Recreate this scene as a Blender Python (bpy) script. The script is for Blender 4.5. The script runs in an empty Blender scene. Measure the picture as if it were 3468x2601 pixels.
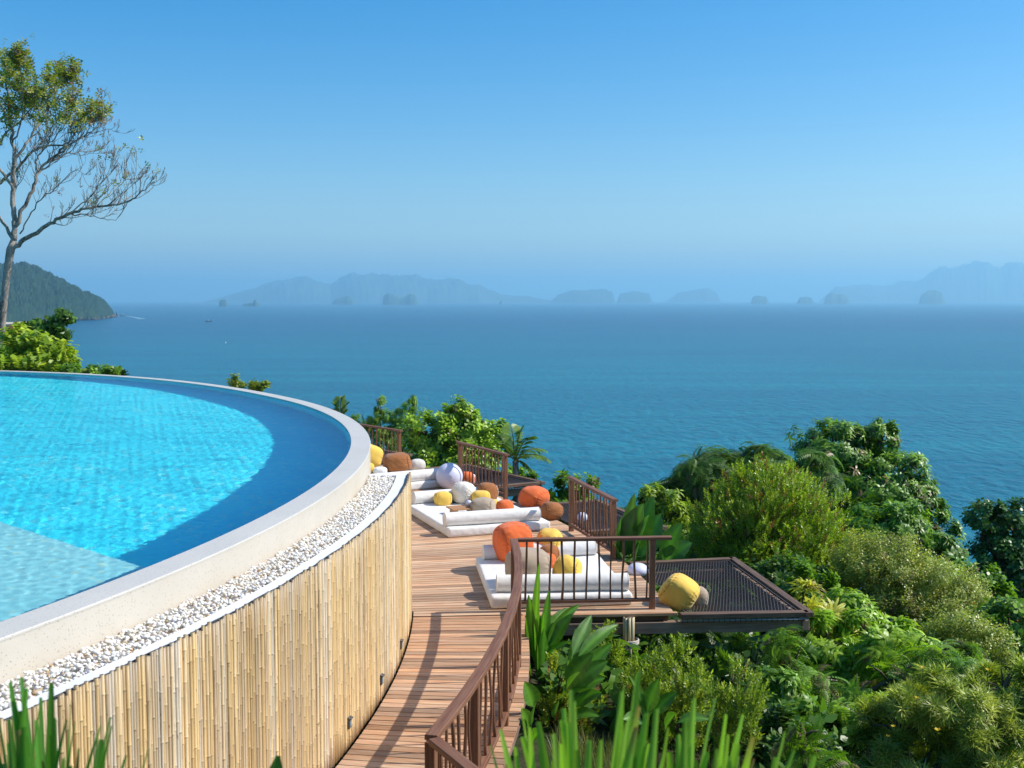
import bpy, bmesh, math, random
import numpy as np
from mathutils import Vector, Matrix
random.seed(7); RNG = np.random.default_rng(7)
C = bpy.context.scene.collection
sin, cos, rad = math.sin, math.cos, math.radians

# ------------------------------------------------------------------ camera numbers
F, HZ, H = 3844.0, 1016.0, 4.2           # focal length in photo pixels, horizon row, eye height over the deck
TH = math.atan((1300.5 - HZ) / F)
def ray(px, py):
    x = (px - 1734) / F; y = (1300.5 - py) / F
    return Vector((x, cos(TH) + y * sin(TH), -sin(TH) + y * cos(TH)))
def at(px, py, z=0.0):
    d = ray(px, py); return Vector((0, 0, H)) + d * ((z - H) / d.z)
def atY(px, py, Y):
    d = ray(px, py); return Vector((0, 0, H)) + d * (Y / d.y)
# the pool and the terrace are laid out on circles about one centre
CX, CY = -21.49, 13.523
def dR(t):
    t = (t + 180) % 360 - 180
    if t < 30: return 0.0
    if t < 150: return 0.8 * (1 - math.exp(-((t - 30) / 24) ** 2))
    return 0.8 * (180 - t) / 30
def P(R, t, z=0.0, far=False):
    if far: R = R + dR(t)
    a = rad(t); return Vector((CX + R * cos(a), CY + R * sin(a), z))
SEA = -45.0
def sstep(a, b, x):
    x = np.clip((x - a) / (b - a), 0, 1); return x * x * (3 - 2 * x)
def gz(x, y):
    x = np.asarray(x, float); y = np.asarray(y, float)
    d = np.maximum(np.hypot(x - CX, y - CY) - 21.6, 0)
    z = -0.6 - 0.2 * d - 0.0085 * d * d
    z = z + 0.12 * np.sin(x * 1.3 + y * .7) + .1 * np.sin(y * 1.9 - x)
    near = 1 - sstep(2.2, 7.5, y)
    return np.maximum(z * (1 - near) + near * 2.35, SEA - 3)

# ------------------------------------------------------------------ mesh builder
class MB:
    def __init__(s): s.v = []; s.q = []; s.t = []; s.c = []; s.l = []; s.n = 0
    def add(s, V, q=None, t=None, tint=(1, 1, 1), loc=None):
        V = np.asarray(V, float).reshape(-1, 3); n = len(V)
        s.v.append(V)
        if q is not None and len(q): s.q.append(np.asarray(q, int).reshape(-1, 4) + s.n)
        if t is not None and len(t): s.t.append(np.asarray(t, int).reshape(-1, 3) + s.n)
        c = np.asarray(tint, float)
        s.c.append(np.broadcast_to(c, (n, 3)) if c.ndim == 1 else c)
        s.l.append(V if loc is None else np.asarray(loc, float))
        s.n += n
    def build(s, name, mat, parent=None, smooth=True):
        V = np.concatenate(s.v)
        q = np.concatenate(s.q) if s.q else np.zeros((0, 4), int)
        t = np.concatenate(s.t) if s.t else np.zeros((0, 3), int)
        me = bpy.data.meshes.new(name)
        me.vertices.add(len(V)); me.vertices.foreach_set('co', V.astype(np.float32).ravel())
        li = np.concatenate([q.ravel(), t.ravel()]).astype(np.int32)
        me.loops.add(len(li)); me.loops.foreach_set('vertex_index', li)
        st = np.concatenate([np.arange(len(q)) * 4, len(q) * 4 + np.arange(len(t)) * 3]).astype(np.int32)
        me.polygons.add(len(st)); me.polygons.foreach_set('loop_start', st)
        me.update(calc_edges=True); me.validate()
        me.polygons.foreach_set('use_smooth', np.full(len(me.polygons), bool(smooth)))
        a = me.attributes.new('tint', 'FLOAT_COLOR', 'POINT')
        cc = np.concatenate(s.c); a.data.foreach_set('color', np.c_[cc, np.ones(len(cc))].astype(np.float32).ravel())
        a = me.attributes.new('loc', 'FLOAT_VECTOR', 'POINT')
        a.data.foreach_set('vector', np.concatenate(s.l).astype(np.float32).ravel())
        me.materials.append(mat)
        o = bpy.data.objects.new(name, me); C.objects.link(o)
        if parent is not None: put(o, parent)
        return o
    # ---- shapes
    def box(s, c, size, R=None, ch=0.004, tint=(1, 1, 1), loc=None):
        hx, hy, hz = [k / 2 for k in size]; ch = min(ch, hx * .9, hy * .9, hz * .9)
        R = np.eye(3) if R is None else np.array(R)
        V = []; idx = {}
        for sx in (-1, 1):
            for sy in (-1, 1):
                for sz in (-1, 1):
                    for ax in range(3):
                        p = [sx * (hx - ch), sy * (hy - ch), sz * (hz - ch)]
                        p[ax] += (sx, sy, sz)[ax] * ch
                        idx[(sx, sy, sz, ax)] = len(V); V.append(p)
        q = []; t = []
        for sg in (-1, 1):
            o = [(-1, -1), (1, -1), (1, 1), (-1, 1)]
            if sg < 0: o = o[::-1]
            q.append([idx[(sg, a, b, 0)] for a, b in o])
            q.append([idx[(b, sg, a, 1)] for a, b in o])
            q.append([idx[(a, b, sg, 2)] for a, b in o])
        for a in (-1, 1):
            for b in (-1, 1):
                f = [idx[(-1, a, b, 1)], idx[(1, a, b, 1)], idx[(1, a, b, 2)], idx[(-1, a, b, 2)]]; q.append(f if a * b < 0 else f[::-1])
                f = [idx[(b, -1, a, 2)], idx[(b, 1, a, 2)], idx[(b, 1, a, 0)], idx[(b, -1, a, 0)]]; q.append(f if a * b < 0 else f[::-1])
                f = [idx[(a, b, -1, 0)], idx[(a, b, 1, 0)], idx[(a, b, 1, 1)], idx[(a, b, -1, 1)]]; q.append(f if a * b < 0 else f[::-1])
        for sx in (-1, 1):
            for sy in (-1, 1):
                for sz in (-1, 1):
                    f = [idx[(sx, sy, sz, k)] for k in range(3)]; t.append(f if sx * sy * sz > 0 else f[::-1])
        V = np.array(V); L = V.copy()
        if loc is not None: L = L + np.array(loc)
        s.add(V @ R.T + np.array(c), q, t, tint, L)
    def tube(s, pts, r, n=8, cap=True, tint=(1, 1, 1), closed=False, tl=None):
        pts = np.array([tuple(p) for p in pts], float); m = len(pts)
        r = np.broadcast_to(np.asarray(r, float), (m,))
        if closed: T = np.roll(pts, -1, 0) - np.roll(pts, 1, 0)
        else: T = np.gradient(pts, axis=0)
        T /= np.linalg.norm(T, axis=1)[:, None] + 1e-12
        u = np.cross(T[0], (0, 0, 1.0)); 
        if np.linalg.norm(u) < 1e-3: u = np.array((1.0, 0, 0))
        ang = np.arange(n) * 2 * math.pi / n; V = []; L = []
        acc = 0
        for i in range(m):
            u = u - T[i] * u.dot(T[i]); u /= np.linalg.norm(u) + 1e-12; w = np.cross(T[i], u)
            V.append(pts[i] + r[i] * (np.cos(ang)[:, None] * u + np.sin(ang)[:, None] * w))
            if i: acc += np.linalg.norm(pts[i] - pts[i - 1])
            L.append(np.c_[np.full(n, acc), np.cos(ang) * r[i], np.sin(ang) * r[i]])
        V = np.concatenate(V); L = np.concatenate(L)
        if tl is not None: L = L + np.array(tl)
        i = np.arange(m if closed else m - 1)[:, None]; j = np.arange(n)[None]; k = (j + 1) % n; i2 = (i + 1) % m
        q = np.stack([i * n + j, i * n + k, i2 * n + k, i2 * n + j], -1).reshape(-1, 4)
        t = []
        if cap and not closed:
            V = np.vstack([V, pts[0], pts[-1]]); L = np.vstack([L, L[0], L[-1]])
            for a in range(n):
                b = (a + 1) % n
                t.append([m * n, b, a]); t.append([m * n + 1, (m - 1) * n + a, (m - 1) * n + b])
        tt = np.asarray(tint, float)
        if tt.ndim == 2: tt = np.repeat(tt, n, 0); tt = np.vstack([tt, tt[:1], tt[-1:]]) if t else tt
        s.add(V, q, t, tt, L)
    def grid(s, V, nu, nv, tint=(1, 1, 1), loc=None, wrapu=False):
        i = np.arange(nu if wrapu else nu - 1)[:, None]; j = np.arange(nv - 1)[None]
        a = (i + 1) % nu
        q = np.stack([i * nv + j, a * nv + j, a * nv + j + 1, i * nv + j + 1], -1).reshape(-1, 4)
        s.add(V, q, None, tint, loc)
def put(o, parent):
    o.parent = parent; o.matrix_parent_inverse = Matrix.Translation(-parent.location)
def tag(o, label=None, cat=None, group=None, kind=None):
    if label: o['label'] = label
    if cat: o['category'] = cat
    if group: o['group'] = group
    if kind: o['kind'] = kind
    return o
def empty(name, loc, label, cat, group=None):
    o = bpy.data.objects.new(name, None); C.objects.link(o); o.location = loc; o.empty_display_size = .1
    return tag(o, label, cat, group)
def rotz(a): return np.array([[cos(a), -sin(a), 0], [sin(a), cos(a), 0], [0, 0, 1]])
def polar_frame(t): return rotz(rad(t))          # x = radial, y = tangential

# ------------------------------------------------------------------ materials
class NT:
    def __init__(s, name):
        s.m = bpy.data.materials.new(name); s.m.use_nodes = True; s.t = s.m.node_tree; s.t.nodes.clear()
        s.out = s.t.nodes.new('ShaderNodeOutputMaterial')
    def n(s, typ, **kw):
        nd = s.t.nodes.new('ShaderNode' + typ)
        for k, v in kw.items():
            if k.startswith('_'): setattr(nd, k[1:], v)
            else:
                k = int(k[1:]) if k[0] == 'i' and k[1:].isdigit() else k.replace('__', ' ')
                if hasattr(v, 'links') or hasattr(v, 'is_linked'): s.t.links.new(v, nd.inputs[k])
                else: nd.inputs[k].default_value = v
        return nd
    def coords(s, src, stretch):
        if src == 'loc': o = s.n('Attribute', _attribute_name='loc').outputs['Vector']
        else: o = s.n('TexCoord').outputs['Object']
        if stretch != (1, 1, 1): o = s.n('Mapping', Vector=o, Scale=stretch).outputs[0]
        return o
    def noise(s, scale, src='obj', stretch=(1, 1, 1), detail=4, rough=.6, out='Fac'):
        return s.n('TexNoise', Vector=s.coords(src, stretch), Scale=scale, Detail=detail, Roughness=rough).outputs[out]
    def ramp(s, f, a, b):
        return s.n('MapRange', _clamp=True, i0=f, i1=a, i2=b).outputs[0]
    def mix(s, f, a, b, mode='MIX'):
        nd = s.n('Mix', _data_type='RGBA', _blend_type=mode)
        for i, v in ((0, f), (6, a), (7, b)):
            if hasattr(v, 'is_linked'): s.t.links.new(v, nd.inputs[i])
            else: nd.inputs[i].default_value = v if i == 0 else (*v[:3], 1)
        return nd.outputs[2]
    def bump(s, h, strength, dist):
        return s.n('Bump', Strength=strength, Distance=dist, Height=h).outputs[0]
    def done(s, sh): s.t.links.new(sh, s.out.inputs['Surface']); return s.m
def pmat(name, col, rough=.6, spec=.4, tint=False, var=(), bump=None, **kw):
    """var: (scale, colour, lo, hi, src, stretch) layers; bump: (scale, strength, distance, src, stretch)"""
    T = NT(name); c = T.n('RGB'); c.outputs[0].default_value = (*col, 1); c = c.outputs[0]
    for sc, c2, lo, hi, src, st in var:
        c = T.mix(T.ramp(T.noise(sc, src, st), lo, hi), c, c2)
    if tint: c = T.mix(1.0, c, T.n('Attribute', _attribute_name='tint').outputs['Color'], 'MULTIPLY')
    p = T.n('BsdfPrincipled', Base__Color=c, Roughness=rough)
    p.inputs['Specular IOR Level'].default_value = spec
    for k, v in kw.items(): p.inputs[k.replace('__', ' ')].default_value = v
    if bump:
        sc, st, di, src, stretch = bump
        T.t.links.new(T.bump(T.noise(sc, src, stretch), st, di), p.inputs['Normal'])
    return T.done(p.outputs[0])
def leafmat(name, trans=.34, rough=.4, spec=.45):
    T = NT(name); c = T.n('Attribute', _attribute_name='tint').outputs['Color']
    p = T.n('BsdfPrincipled', Base__Color=c, Roughness=rough); p.inputs['Specular IOR Level'].default_value = spec
    tr = T.n('BsdfTranslucent', Color=T.mix(1.0, c, (1.7, 1.8, .7), 'MULTIPLY'))
    return T.done(T.n('MixShader', i0=trans, i1=p.outputs[0], i2=tr.outputs[0]).outputs[0])
O1 = (1, 1, 1)
M = {}
M['leaf'] = leafmat('leaf'); M['gloss_leaf'] = leafmat('gloss_leaf', .2, .4, .4)
M['bark'] = pmat('bark', (.3, .26, .22), .85, .2, True, [(3, (.1, .085, .07), .45, .62, 'obj', (1, 1, .5)), (14, (.5, .46, .4), .55, .7, 'obj', O1)], (20, .5, .02, 'obj', O1))
M['stem'] = pmat('stem', (.12, .09, .055), .8, .2)
def wood(name, a, b, c, rough=.55, tint=True):
    return pmat(name, a, rough, .35, tint, [(1.0, tuple(min(.8, k * 1.35 + .04) for k in b), .6, .82, 'loc', (1.1, 38, 38)), (1.0, b, .35, .65, 'loc', (2.0, 26, 26)), (1.0, c, .55, .75, 'loc', (.9, 60, 60)), (1.3, b, .55, .8, 'loc', (1, 3, 3))],
                (1.0, .35, .006, 'loc', (4, 110, 110)))
M['deckwood'] = wood('deckwood', (.44, .21, .105), (.55, .375, .235), (.24, .105, .055), .66)
M['railwood'] = wood('railwood', (.165, .062, .029), (.24, .118, .064), (.09, .038, .02), .6)
M['darkwood'] = wood('darkwood', (.1, .055, .034), (.19, .12, .08), (.06, .034, .022), .7)
M['beamwood'] = wood('beamwood', (.2, .125, .085), (.28, .2, .15), (.12, .07, .05), .75)
M['tablewood'] = wood('tablewood', (.48, .24, .085), (.42, .2, .07), (.36, .16, .05), .45)
def fabric(name, col, bs=.2):
    T = NT(name); co = T.n('TexCoord').outputs['Object']
    c = T.mix(T.ramp(T.noise(9, 'obj'), .35, .7), col, tuple(k * .9 for k in col))
    p = T.n('BsdfPrincipled', Base__Color=c, Roughness=.85); p.inputs['Specular IOR Level'].default_value = .15
    p.inputs['Sheen Weight'].default_value = .15
    h = T.n('Math', _operation='ADD', i0=T.n('Math', _operation='MULTIPLY', i0=T.noise(260, 'obj'), i1=.12).outputs[0], i1=T.noise(11, 'obj', O1, 2, .4))
    T.t.links.new(T.bump(h.outputs[0], bs, .025), p.inputs['Normal'])
    return T.done(p.outputs[0])
FAB = dict(orange=(.8, .165, .045), yellow=(.83, .54, .1), taupe=(.43, .335, .24), brown=(.35, .135, .045), cream=(.74, .69, .6), white=(.8, .78, .73))
for k, v in FAB.items(): M['fab_' + k] = fabric('fabric_' + k, v)
M['canvas'] = fabric('white_canvas', (.8, .775, .73), .4)
M['lamp'] = pmat('opal_lamp', (.68, .68, .82), .35, .4, **{'Subsurface__Weight': .0})
M['rope'] = pmat('rope', (.5, .45, .38), .9, .1)
M['cord'] = pmat('black_cord', (.08, .068, .066), .6, .3)
M['pipe'] = pmat('grey_pipe', (.22, .3, .38), .4, .5)
M['metal'] = pmat('dark_metal', (.08, .075, .07), .4, .5)
M['rubber'] = pmat('rubber', (.03, .03, .033), .5, .4)
M['white_paint'] = pmat('white_paint', (.8, .8, .79), .6, .3, False, [(2.5, (.72, .72, .7), .5, .75, 'obj', O1)], (40, .15, .01, 'obj', O1))
def terrazzo(name, base, fleck, rough, amt=.72, stain=None):
    T = NT(name); v = T.n('TexVoronoi', Vector=T.coords('obj', O1), Scale=95.0)
    r = T.n('SeparateColor', Color=v.outputs['Color'])
    f = T.n('Math', _operation='MULTIPLY', i0=T.n('Math', _operation='GREATER_THAN', i0=r.outputs[0], i1=amt).outputs[0],
            i1=T.n('Math', _operation='LESS_THAN', i0=v.outputs['Distance'], i1=.42).outputs[0]).outputs[0]
    c = T.mix(T.ramp(T.noise(1.3, 'obj'), .35, .75), base, tuple(k * .9 for k in base))
    if stain: c = T.mix(T.ramp(T.noise(.8, 'obj', (1, 1, 3)), .5, .8), c, stain)
    c = T.mix(f, c, fleck)
    p = T.n('BsdfPrincipled', Base__Color=c, Roughness=rough); p.inputs['Specular IOR Level'].default_value = .4
    T.t.links.new(T.bump(T.noise(60, 'obj'), .12, .01), p.inputs['Normal'])
    return T.done(p.outputs[0])
M['rimtop'] = terrazzo('rim_terrazzo', (.62, .575, .5), (.36, .35, .34), .45, .86)
M['rimside'] = terrazzo('wall_terrazzo', (.6, .545, .46), (.34, .29, .24), .65, .93, (.55, .48, .37))
def tiles(name, cols, size, gold_glint):
    T = NT(name); co = T.n('Mapping', Vector=T.coords('obj', O1), Scale=(1 / size,) * 3).outputs[0]
    fl = T.n('VectorMath', _operation='FLOOR', i0=co).outputs[0]
    w = T.n('TexWhiteNoise', _noise_dimensions='3D', Vector=fl)
    c = T.mix(w.outputs['Value'], cols[0], cols[1])
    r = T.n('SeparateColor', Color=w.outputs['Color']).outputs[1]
    c = T.mix(T.n('Math', _operation='GREATER_THAN', i0=r, i1=.965).outputs[0], c, gold_glint)  # yellowish mosaic tiles that also stand in for bright caustic flecks
    c = T.mix(T.ramp(T.noise(.35, 'obj'), .3, .7), c, tuple(k * .94 for k in cols[0]))
    p = T.n('BsdfPrincipled', Base__Color=c, Roughness=.5)
    return T.done(p.outputs[0])
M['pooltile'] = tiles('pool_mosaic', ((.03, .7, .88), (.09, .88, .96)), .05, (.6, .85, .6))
M['shelftile'] = tiles('shelf_mosaic', ((.3, .66, .72), (.5, .82, .84)), .05, (.8, .8, .5))
def watermat():
    T = NT('pool_water'); nb = T.bump(T.noise(1.0, 'obj', (9, 20, 1), 3, .6), .25, .012)
    g = T.n('BsdfRefraction', Color=(1.08, 1.34, 1.31, 1), Roughness=0.0, IOR=1.333, Normal=nb); gl = T.n('BsdfGlossy', Roughness=.02, Normal=nb)
    f = T.n('Math', _operation='MULTIPLY', i0=T.n('Fresnel', IOR=1.333).outputs[0], i1=.38)
    top = T.n('MixShader', i0=f.outputs[0], i1=g.outputs[0], i2=gl.outputs[0]).outputs[0]
    under = T.n('BsdfGlass', Roughness=0.0, IOR=1.333).outputs[0]        # seen from below the surface mirrors the basin
    return T.done(T.n('MixShader', i0=T.n('NewGeometry').outputs['Backfacing'], i1=top, i2=under).outputs[0])
M['water'] = watermat()
def seamat():
    T = NT('sea_water'); co = T.coords('obj', O1)
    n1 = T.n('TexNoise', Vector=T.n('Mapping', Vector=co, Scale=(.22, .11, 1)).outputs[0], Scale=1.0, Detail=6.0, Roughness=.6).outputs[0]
    n2 = T.n('TexNoise', Vector=T.n('Mapping', Vector=co, Scale=(.0012, .006, 1)).outputs[0], Scale=1.0, Detail=4.0, Roughness=.6).outputs[0]
    n3 = T.n('TexNoise', Vector=T.n('Mapping', Vector=co, Scale=(.004, .03, 1)).outputs[0], Scale=1.0, Detail=5.0, Roughness=.65).outputs[0]
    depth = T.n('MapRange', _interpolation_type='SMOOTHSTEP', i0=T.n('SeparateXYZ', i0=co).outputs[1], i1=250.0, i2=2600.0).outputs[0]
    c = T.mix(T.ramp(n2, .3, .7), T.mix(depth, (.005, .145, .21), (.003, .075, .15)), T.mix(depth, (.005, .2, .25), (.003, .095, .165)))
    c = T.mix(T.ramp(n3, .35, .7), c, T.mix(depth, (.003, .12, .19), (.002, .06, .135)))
    c = T.mix(T.ramp(n1, .42, .66), c, T.mix(1.0, c, (.55, .72, .8), 'MULTIPLY'))  # darker look of the wave slopes painted into the water colour
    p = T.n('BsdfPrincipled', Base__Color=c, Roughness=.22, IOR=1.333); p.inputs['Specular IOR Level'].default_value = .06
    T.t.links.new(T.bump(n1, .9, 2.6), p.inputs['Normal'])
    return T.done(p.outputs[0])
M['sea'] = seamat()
M['ground'] = pmat('soil', (.06, .05, .03), .95, .1, False, [(1.2, (.03, .045, .015), .4, .6, 'obj', O1), (6, (.11, .085, .055), .6, .75, 'obj', O1)], (8, .6, .1, 'obj', O1))
M['forest'] = pmat('forest', (.013, .034, .014), .9, .1, True, [(.02, (.026, .045, .014), .4, .65, 'obj', O1), (.06, (.018, .04, .018), .5, .65, 'obj', O1)])
M['karst'] = pmat('karst', (.05, .1, .065), .9, .1, False, [(.004, (.11, .14, .1), .45, .7, 'obj', O1)])
M['sand'] = pmat('sand', (.55, .46, .34), .9, .1)
M['rock'] = pmat('rock', (.13, .085, .06), .9, .2)
M['foam'] = pmat('foam', (.16, .3, .38), .8, .2)
M['boatwhite'] = pmat('boat_white', (.7, .7, .7), .4, .4)
M['boatdark'] = pmat('boat_dark', (.06, .06, .07), .5, .4)
def bamboomat():
    T = NT('bamboo'); tn = T.n('Attribute', _attribute_name='tint').outputs['Color']
    c = T.mix(1.0, (1, 1, 1), tn, 'MULTIPLY')
    c = T.mix(T.ramp(T.noise(1.0, 'loc', (1.7, 20, 20), 5), .5, .78), c, (.33, .24, .15))
    c = T.mix(T.ramp(T.noise(1.0, 'loc', (14, 60, 60), 3), .66, .74), c, (.16, .1, .06))
    p = T.n('BsdfPrincipled', Base__Color=c, Roughness=.42); p.inputs['Specular IOR Level'].default_value = .35
    T.t.links.new(T.bump(T.noise(1.0, 'loc', (5, 160, 160)), .2, .003), p.inputs['Normal'])
    return T.done(p.outputs[0])
M['bamboo'] = bamboomat()
M['pebble'] = pmat('pebble', (1, 1, 1), .5, .4, True, [(40, (.85, .82, .76), .5, .7, 'obj', O1)])

# ------------------------------------------------------------------ camera, sun, sky, haze
sc = bpy.context.scene
cam = bpy.data.cameras.new('camera'); co = bpy.data.objects.new('camera', cam); C.objects.link(co)
co.location = (0, 0, H); co.rotation_euler = (rad(90) - TH, 0, 0)
cam.sensor_width = 36; cam.lens = F / 3468 * 36; cam.clip_start = .1; cam.clip_end = 200000
cam.dof.use_dof = True; cam.dof.focus_distance = 16; cam.dof.aperture_fstop = 4.5
sc.camera = co
LX, LY, LZ = 1.07, .06, 1.0
SUN_EL = math.atan2(LZ, math.hypot(LX, LY)); SUN_AZ = math.atan2(LX, LY)
sun = bpy.data.lights.new('sun', 'SUN'); sun.energy = 4.2; sun.angle = rad(.5); sun.color = (1, .955, .88)
so = bpy.data.objects.new('sun', sun); C.objects.link(so); so.location = (30, 0, 40)
so.rotation_euler = Vector((-LX, -LY, -LZ)).to_track_quat('-Z', 'Y').to_euler()
sun.cycles.is_caustics_light = True
w = bpy.data.worlds.new('World'); sc.world = w; w.use_nodes = True
nt = w.node_tree; bg = nt.nodes['Background']
sky = nt.nodes.new('ShaderNodeTexSky'); sky.sky_type = 'NISHITA'; sky.sun_disc = False
sky.sun_elevation = SUN_EL; sky.sun_rotation = SUN_AZ; sky.altitude = 50
sky.air_density = 1.0; sky.dust_density = 1.0; sky.ozone_density = 3.0
hs = nt.nodes.new('ShaderNodeHueSaturation'); hs.inputs['Saturation'].default_value = 1.55
nt.links.new(sky.outputs[0], hs.inputs['Color']); nt.links.new(hs.outputs[0], bg.inputs[0]); bg.inputs[1].default_value = .12
sc.view_settings.view_transform = 'Standard'; sc.view_settings.look = 'None'; sc.view_settings.exposure = .45; sc.view_settings.gamma = 1
cy = sc.cycles
cy.max_bounces = 12; cy.diffuse_bounces = 4; cy.glossy_bounces = 4; cy.transmission_bounces = 8; cy.transparent_max_bounces = 8
cy.volume_bounces = 2; cy.caustics_reflective = False; cy.caustics_refractive = True; cy.sample_clamp_indirect = 6; cy.blur_glossy = .3
cy.use_denoising = True
try: cy.denoiser = 'OPENIMAGEDENOISE'; cy.denoising_input_passes = 'RGB_ALBEDO_NORMAL'; cy.denoising_prefilter = 'ACCURATE'
except Exception: pass

HAZE = 1
if HAZE:
    m = MB(); hw = 44000; m.box((0, hw - 3000, (SEA - 4 + 720) / 2), (2 * hw, 2 * hw, 720 - SEA + 4), ch=.5)
    T = NT('haze'); v = T.n('VolumePrincipled', Color=(.41, .77, .95, 1), Density=9.8e-5, Anisotropy=.25)
    T.t.links.new(v.outputs[0], T.out.inputs['Volume'])
    tag(m.build('haze', T.m), 'pale blue sea haze that veils the far islands', 'haze', kind='stuff')

# ------------------------------------------------------------------ sea and ground
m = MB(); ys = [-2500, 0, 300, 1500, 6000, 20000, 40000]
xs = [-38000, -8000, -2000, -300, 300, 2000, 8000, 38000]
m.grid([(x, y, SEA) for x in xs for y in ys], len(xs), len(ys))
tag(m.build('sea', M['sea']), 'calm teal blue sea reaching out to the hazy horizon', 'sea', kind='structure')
m = MB(); rs = np.concatenate([np.linspace(18.5, 34, 63), np.linspace(35, 150, 40)]); ts = np.linspace(0, 2 * math.pi, 361)[:-1]
rr, tt = np.meshgrid(rs, ts); X = CX + rr * np.cos(tt); Yg = CY + rr * np.sin(tt)
Z = gz(X, Yg)
V = np.stack([X, Yg, Z], -1).reshape(-1, 3)
m.grid(V, len(ts), len(rs), wrapu=True)
tag(m.build('hillside_ground', M['ground']), 'dark soil of the steep hillside under the plants', 'ground', kind='structure')

# ------------------------------------------------------------------ pool
RO, RI, ZR, ZW = 19.64, 19.36, 2.17, 2.145
pool = empty('swimming_pool', (CX, CY, 0), 'round infinity pool with pale terrazzo rim and turquoise tiled basin', 'swimming pool')
N = 720; TS = [k * 360 / N - 180 for k in range(N)]
def ring(profile, name, mat, parent, ts=TS, wrap=True, smooth=True, far=True):
    m = MB(); V = [P(R, t, z, far) for t in ts for R, z in profile]
    m.grid(V, len(ts), len(profile), wrapu=wrap); return m.build(name, mat, parent, smooth)
ring([(RI, ZW - .06), (RI, ZR - .006), (RI + .006, ZR), (RO - .006, ZR), (RO, ZR - .006), (RO, ZR - .02)][::-1], 'rim', M['rimtop'], pool, smooth=False)
ring([(RO - .004, ZR - .015), (RO - .004, -2.2)][::-1], 'outer_wall', M['rimside'], pool)
DEP = 1.12
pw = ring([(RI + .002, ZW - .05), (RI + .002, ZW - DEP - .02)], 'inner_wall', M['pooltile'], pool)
m = MB(); rs = [0.01, 6, 12, 19.2, 19.5]
V = [P(R, t, ZW - DEP, True) for t in TS for R in rs]; m.grid(V, N, len(rs), wrapu=True)
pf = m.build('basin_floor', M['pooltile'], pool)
# shallow shelf at the near side: everything camera-side of a straight step edge
ZS = ZW - .3
e0, e1 = at(0, 1777, ZW) + Vector((0, .25, 0)), at(480, 1925, ZW) + Vector((.0, .25, 0))
dv = (e1 - e0).normalized(); A = e0 - dv * 14; B = e1 + dv * 2.2
n_ = Vector((dv.y, -dv.x, 0)); n_ = n_ if n_.y < 0 else -n_
def inside(p): return math.hypot(p.x - CX, p.y - CY) < RI + .15
n_.normalize(); V = []; us_ = [k / 400 for k in range(-4000, 4000) if inside(e0 + dv * (k / 400) * 10)]
uA, uB = min(us_) * 10, max(us_) * 10
for k in range(600, -3000, -2):
    p = P(RI + .12, k / 10, ZS); d_ = (p - e0); d_.z = 0; dn_ = d_.dot(n_)
    if dn_ > 0:
        u_ = min(max(d_.dot(dv), uA), uB); q_ = e0 + dv * u_
        V.append((u_, (q_.x, q_.y, ZW - DEP - .05), (q_.x, q_.y, ZS), tuple(p)))
m = MB(); m.grid([p for v in V for p in v[1:]], len(V), 3)
ps = m.build('shallow_shelf', M['shelftile'], pool, smooth=False)
# water surface with real ripples
def ripple(x, y):
    r = np.random.default_rng(11); h = 0
    for k in range(56):
        lam = .065 * (3.2 ** r.random()); a = r.random() * 2 * math.pi; ph = r.random() * 6.28
        h = h + .0012 * lam * np.sin((x * math.cos(a) + y * math.sin(a)) * 2 * math.pi / lam + ph)
    return h
m = MB(); st = .027; x0, x1, y0, y1 = -17, -1.8, 4.5, 34.5
gx = np.arange(x0, x1 + st / 2, st); gy = np.arange(y0, y1 + st / 2, st)
Xw, Yw = np.meshgrid(gx, gy, indexing='ij')
edge = np.minimum.reduce([Xw - gx[0], gx[-1] - Xw, Yw - gy[0], gy[-1] - Yw]); Zw = ZW + ripple(Xw, Yw) * np.clip(edge / .5, 0, 1)
ang = np.degrees(np.arctan2(Yw - CY, Xw - CX)); far = np.vectorize(dR)(ang)
ok = np.hypot(Xw - CX, Yw - CY) < RI + .06 + far
id_ = np.arange(Xw.size).reshape(Xw.shape)
qk = ok[:-1, :-1] & ok[1:, :-1] & ok[1:, 1:] & ok[:-1, 1:]
q = np.stack([id_[:-1, :-1], id_[1:, :-1], id_[1:, 1:], id_[:-1, 1:]], -1)[qk]
V = np.stack([Xw, Yw, Zw], -1).reshape(-1, 3); used = np.unique(q); re = np.zeros(len(V), int); re[used] = np.arange(len(used))
m.add(V[used], re[q])
g0 = np.arange(CX - 21, CX + 21, .5)
gX = sorted(set(np.round([k for k in g0 if k < gx[0] - .2 or k > gx[-1] + .2], 3)) | {gx[0], gx[-1]})
gY = sorted(set(np.round([k for k in np.arange(CY - 21, CY + 21.5, .5) if k < gy[0] - .2 or k > gy[-1] + .2], 3)) | {gy[0], gy[-1]})
for i in range(len(gX) - 1):
    for j in range(len(gY) - 1):
        a, b, c_, d = gX[i], gX[i + 1], gY[j], gY[j + 1]
        if a >= gx[0] - 1e-6 and b <= gx[-1] + 1e-6 and c_ >= gy[0] - 1e-6 and d <= gy[-1] + 1e-6: continue
        if math.hypot((a + b) / 2 - CX, (c_ + d) / 2 - CY) < RI - .3:
            m.add([(a, c_, ZW), (b, c_, ZW), (b, d, ZW), (a, d, ZW)], [[0, 1, 2, 3]])
wt = tag(m.build('pool_water', M['water']), 'clear rippled turquoise water filling the infinity pool', 'water', kind='structure')
wt.cycles.is_caustics_caster = True
for o in (pf, ps, pw): o.cycles.is_caustics_receiver = True

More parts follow.
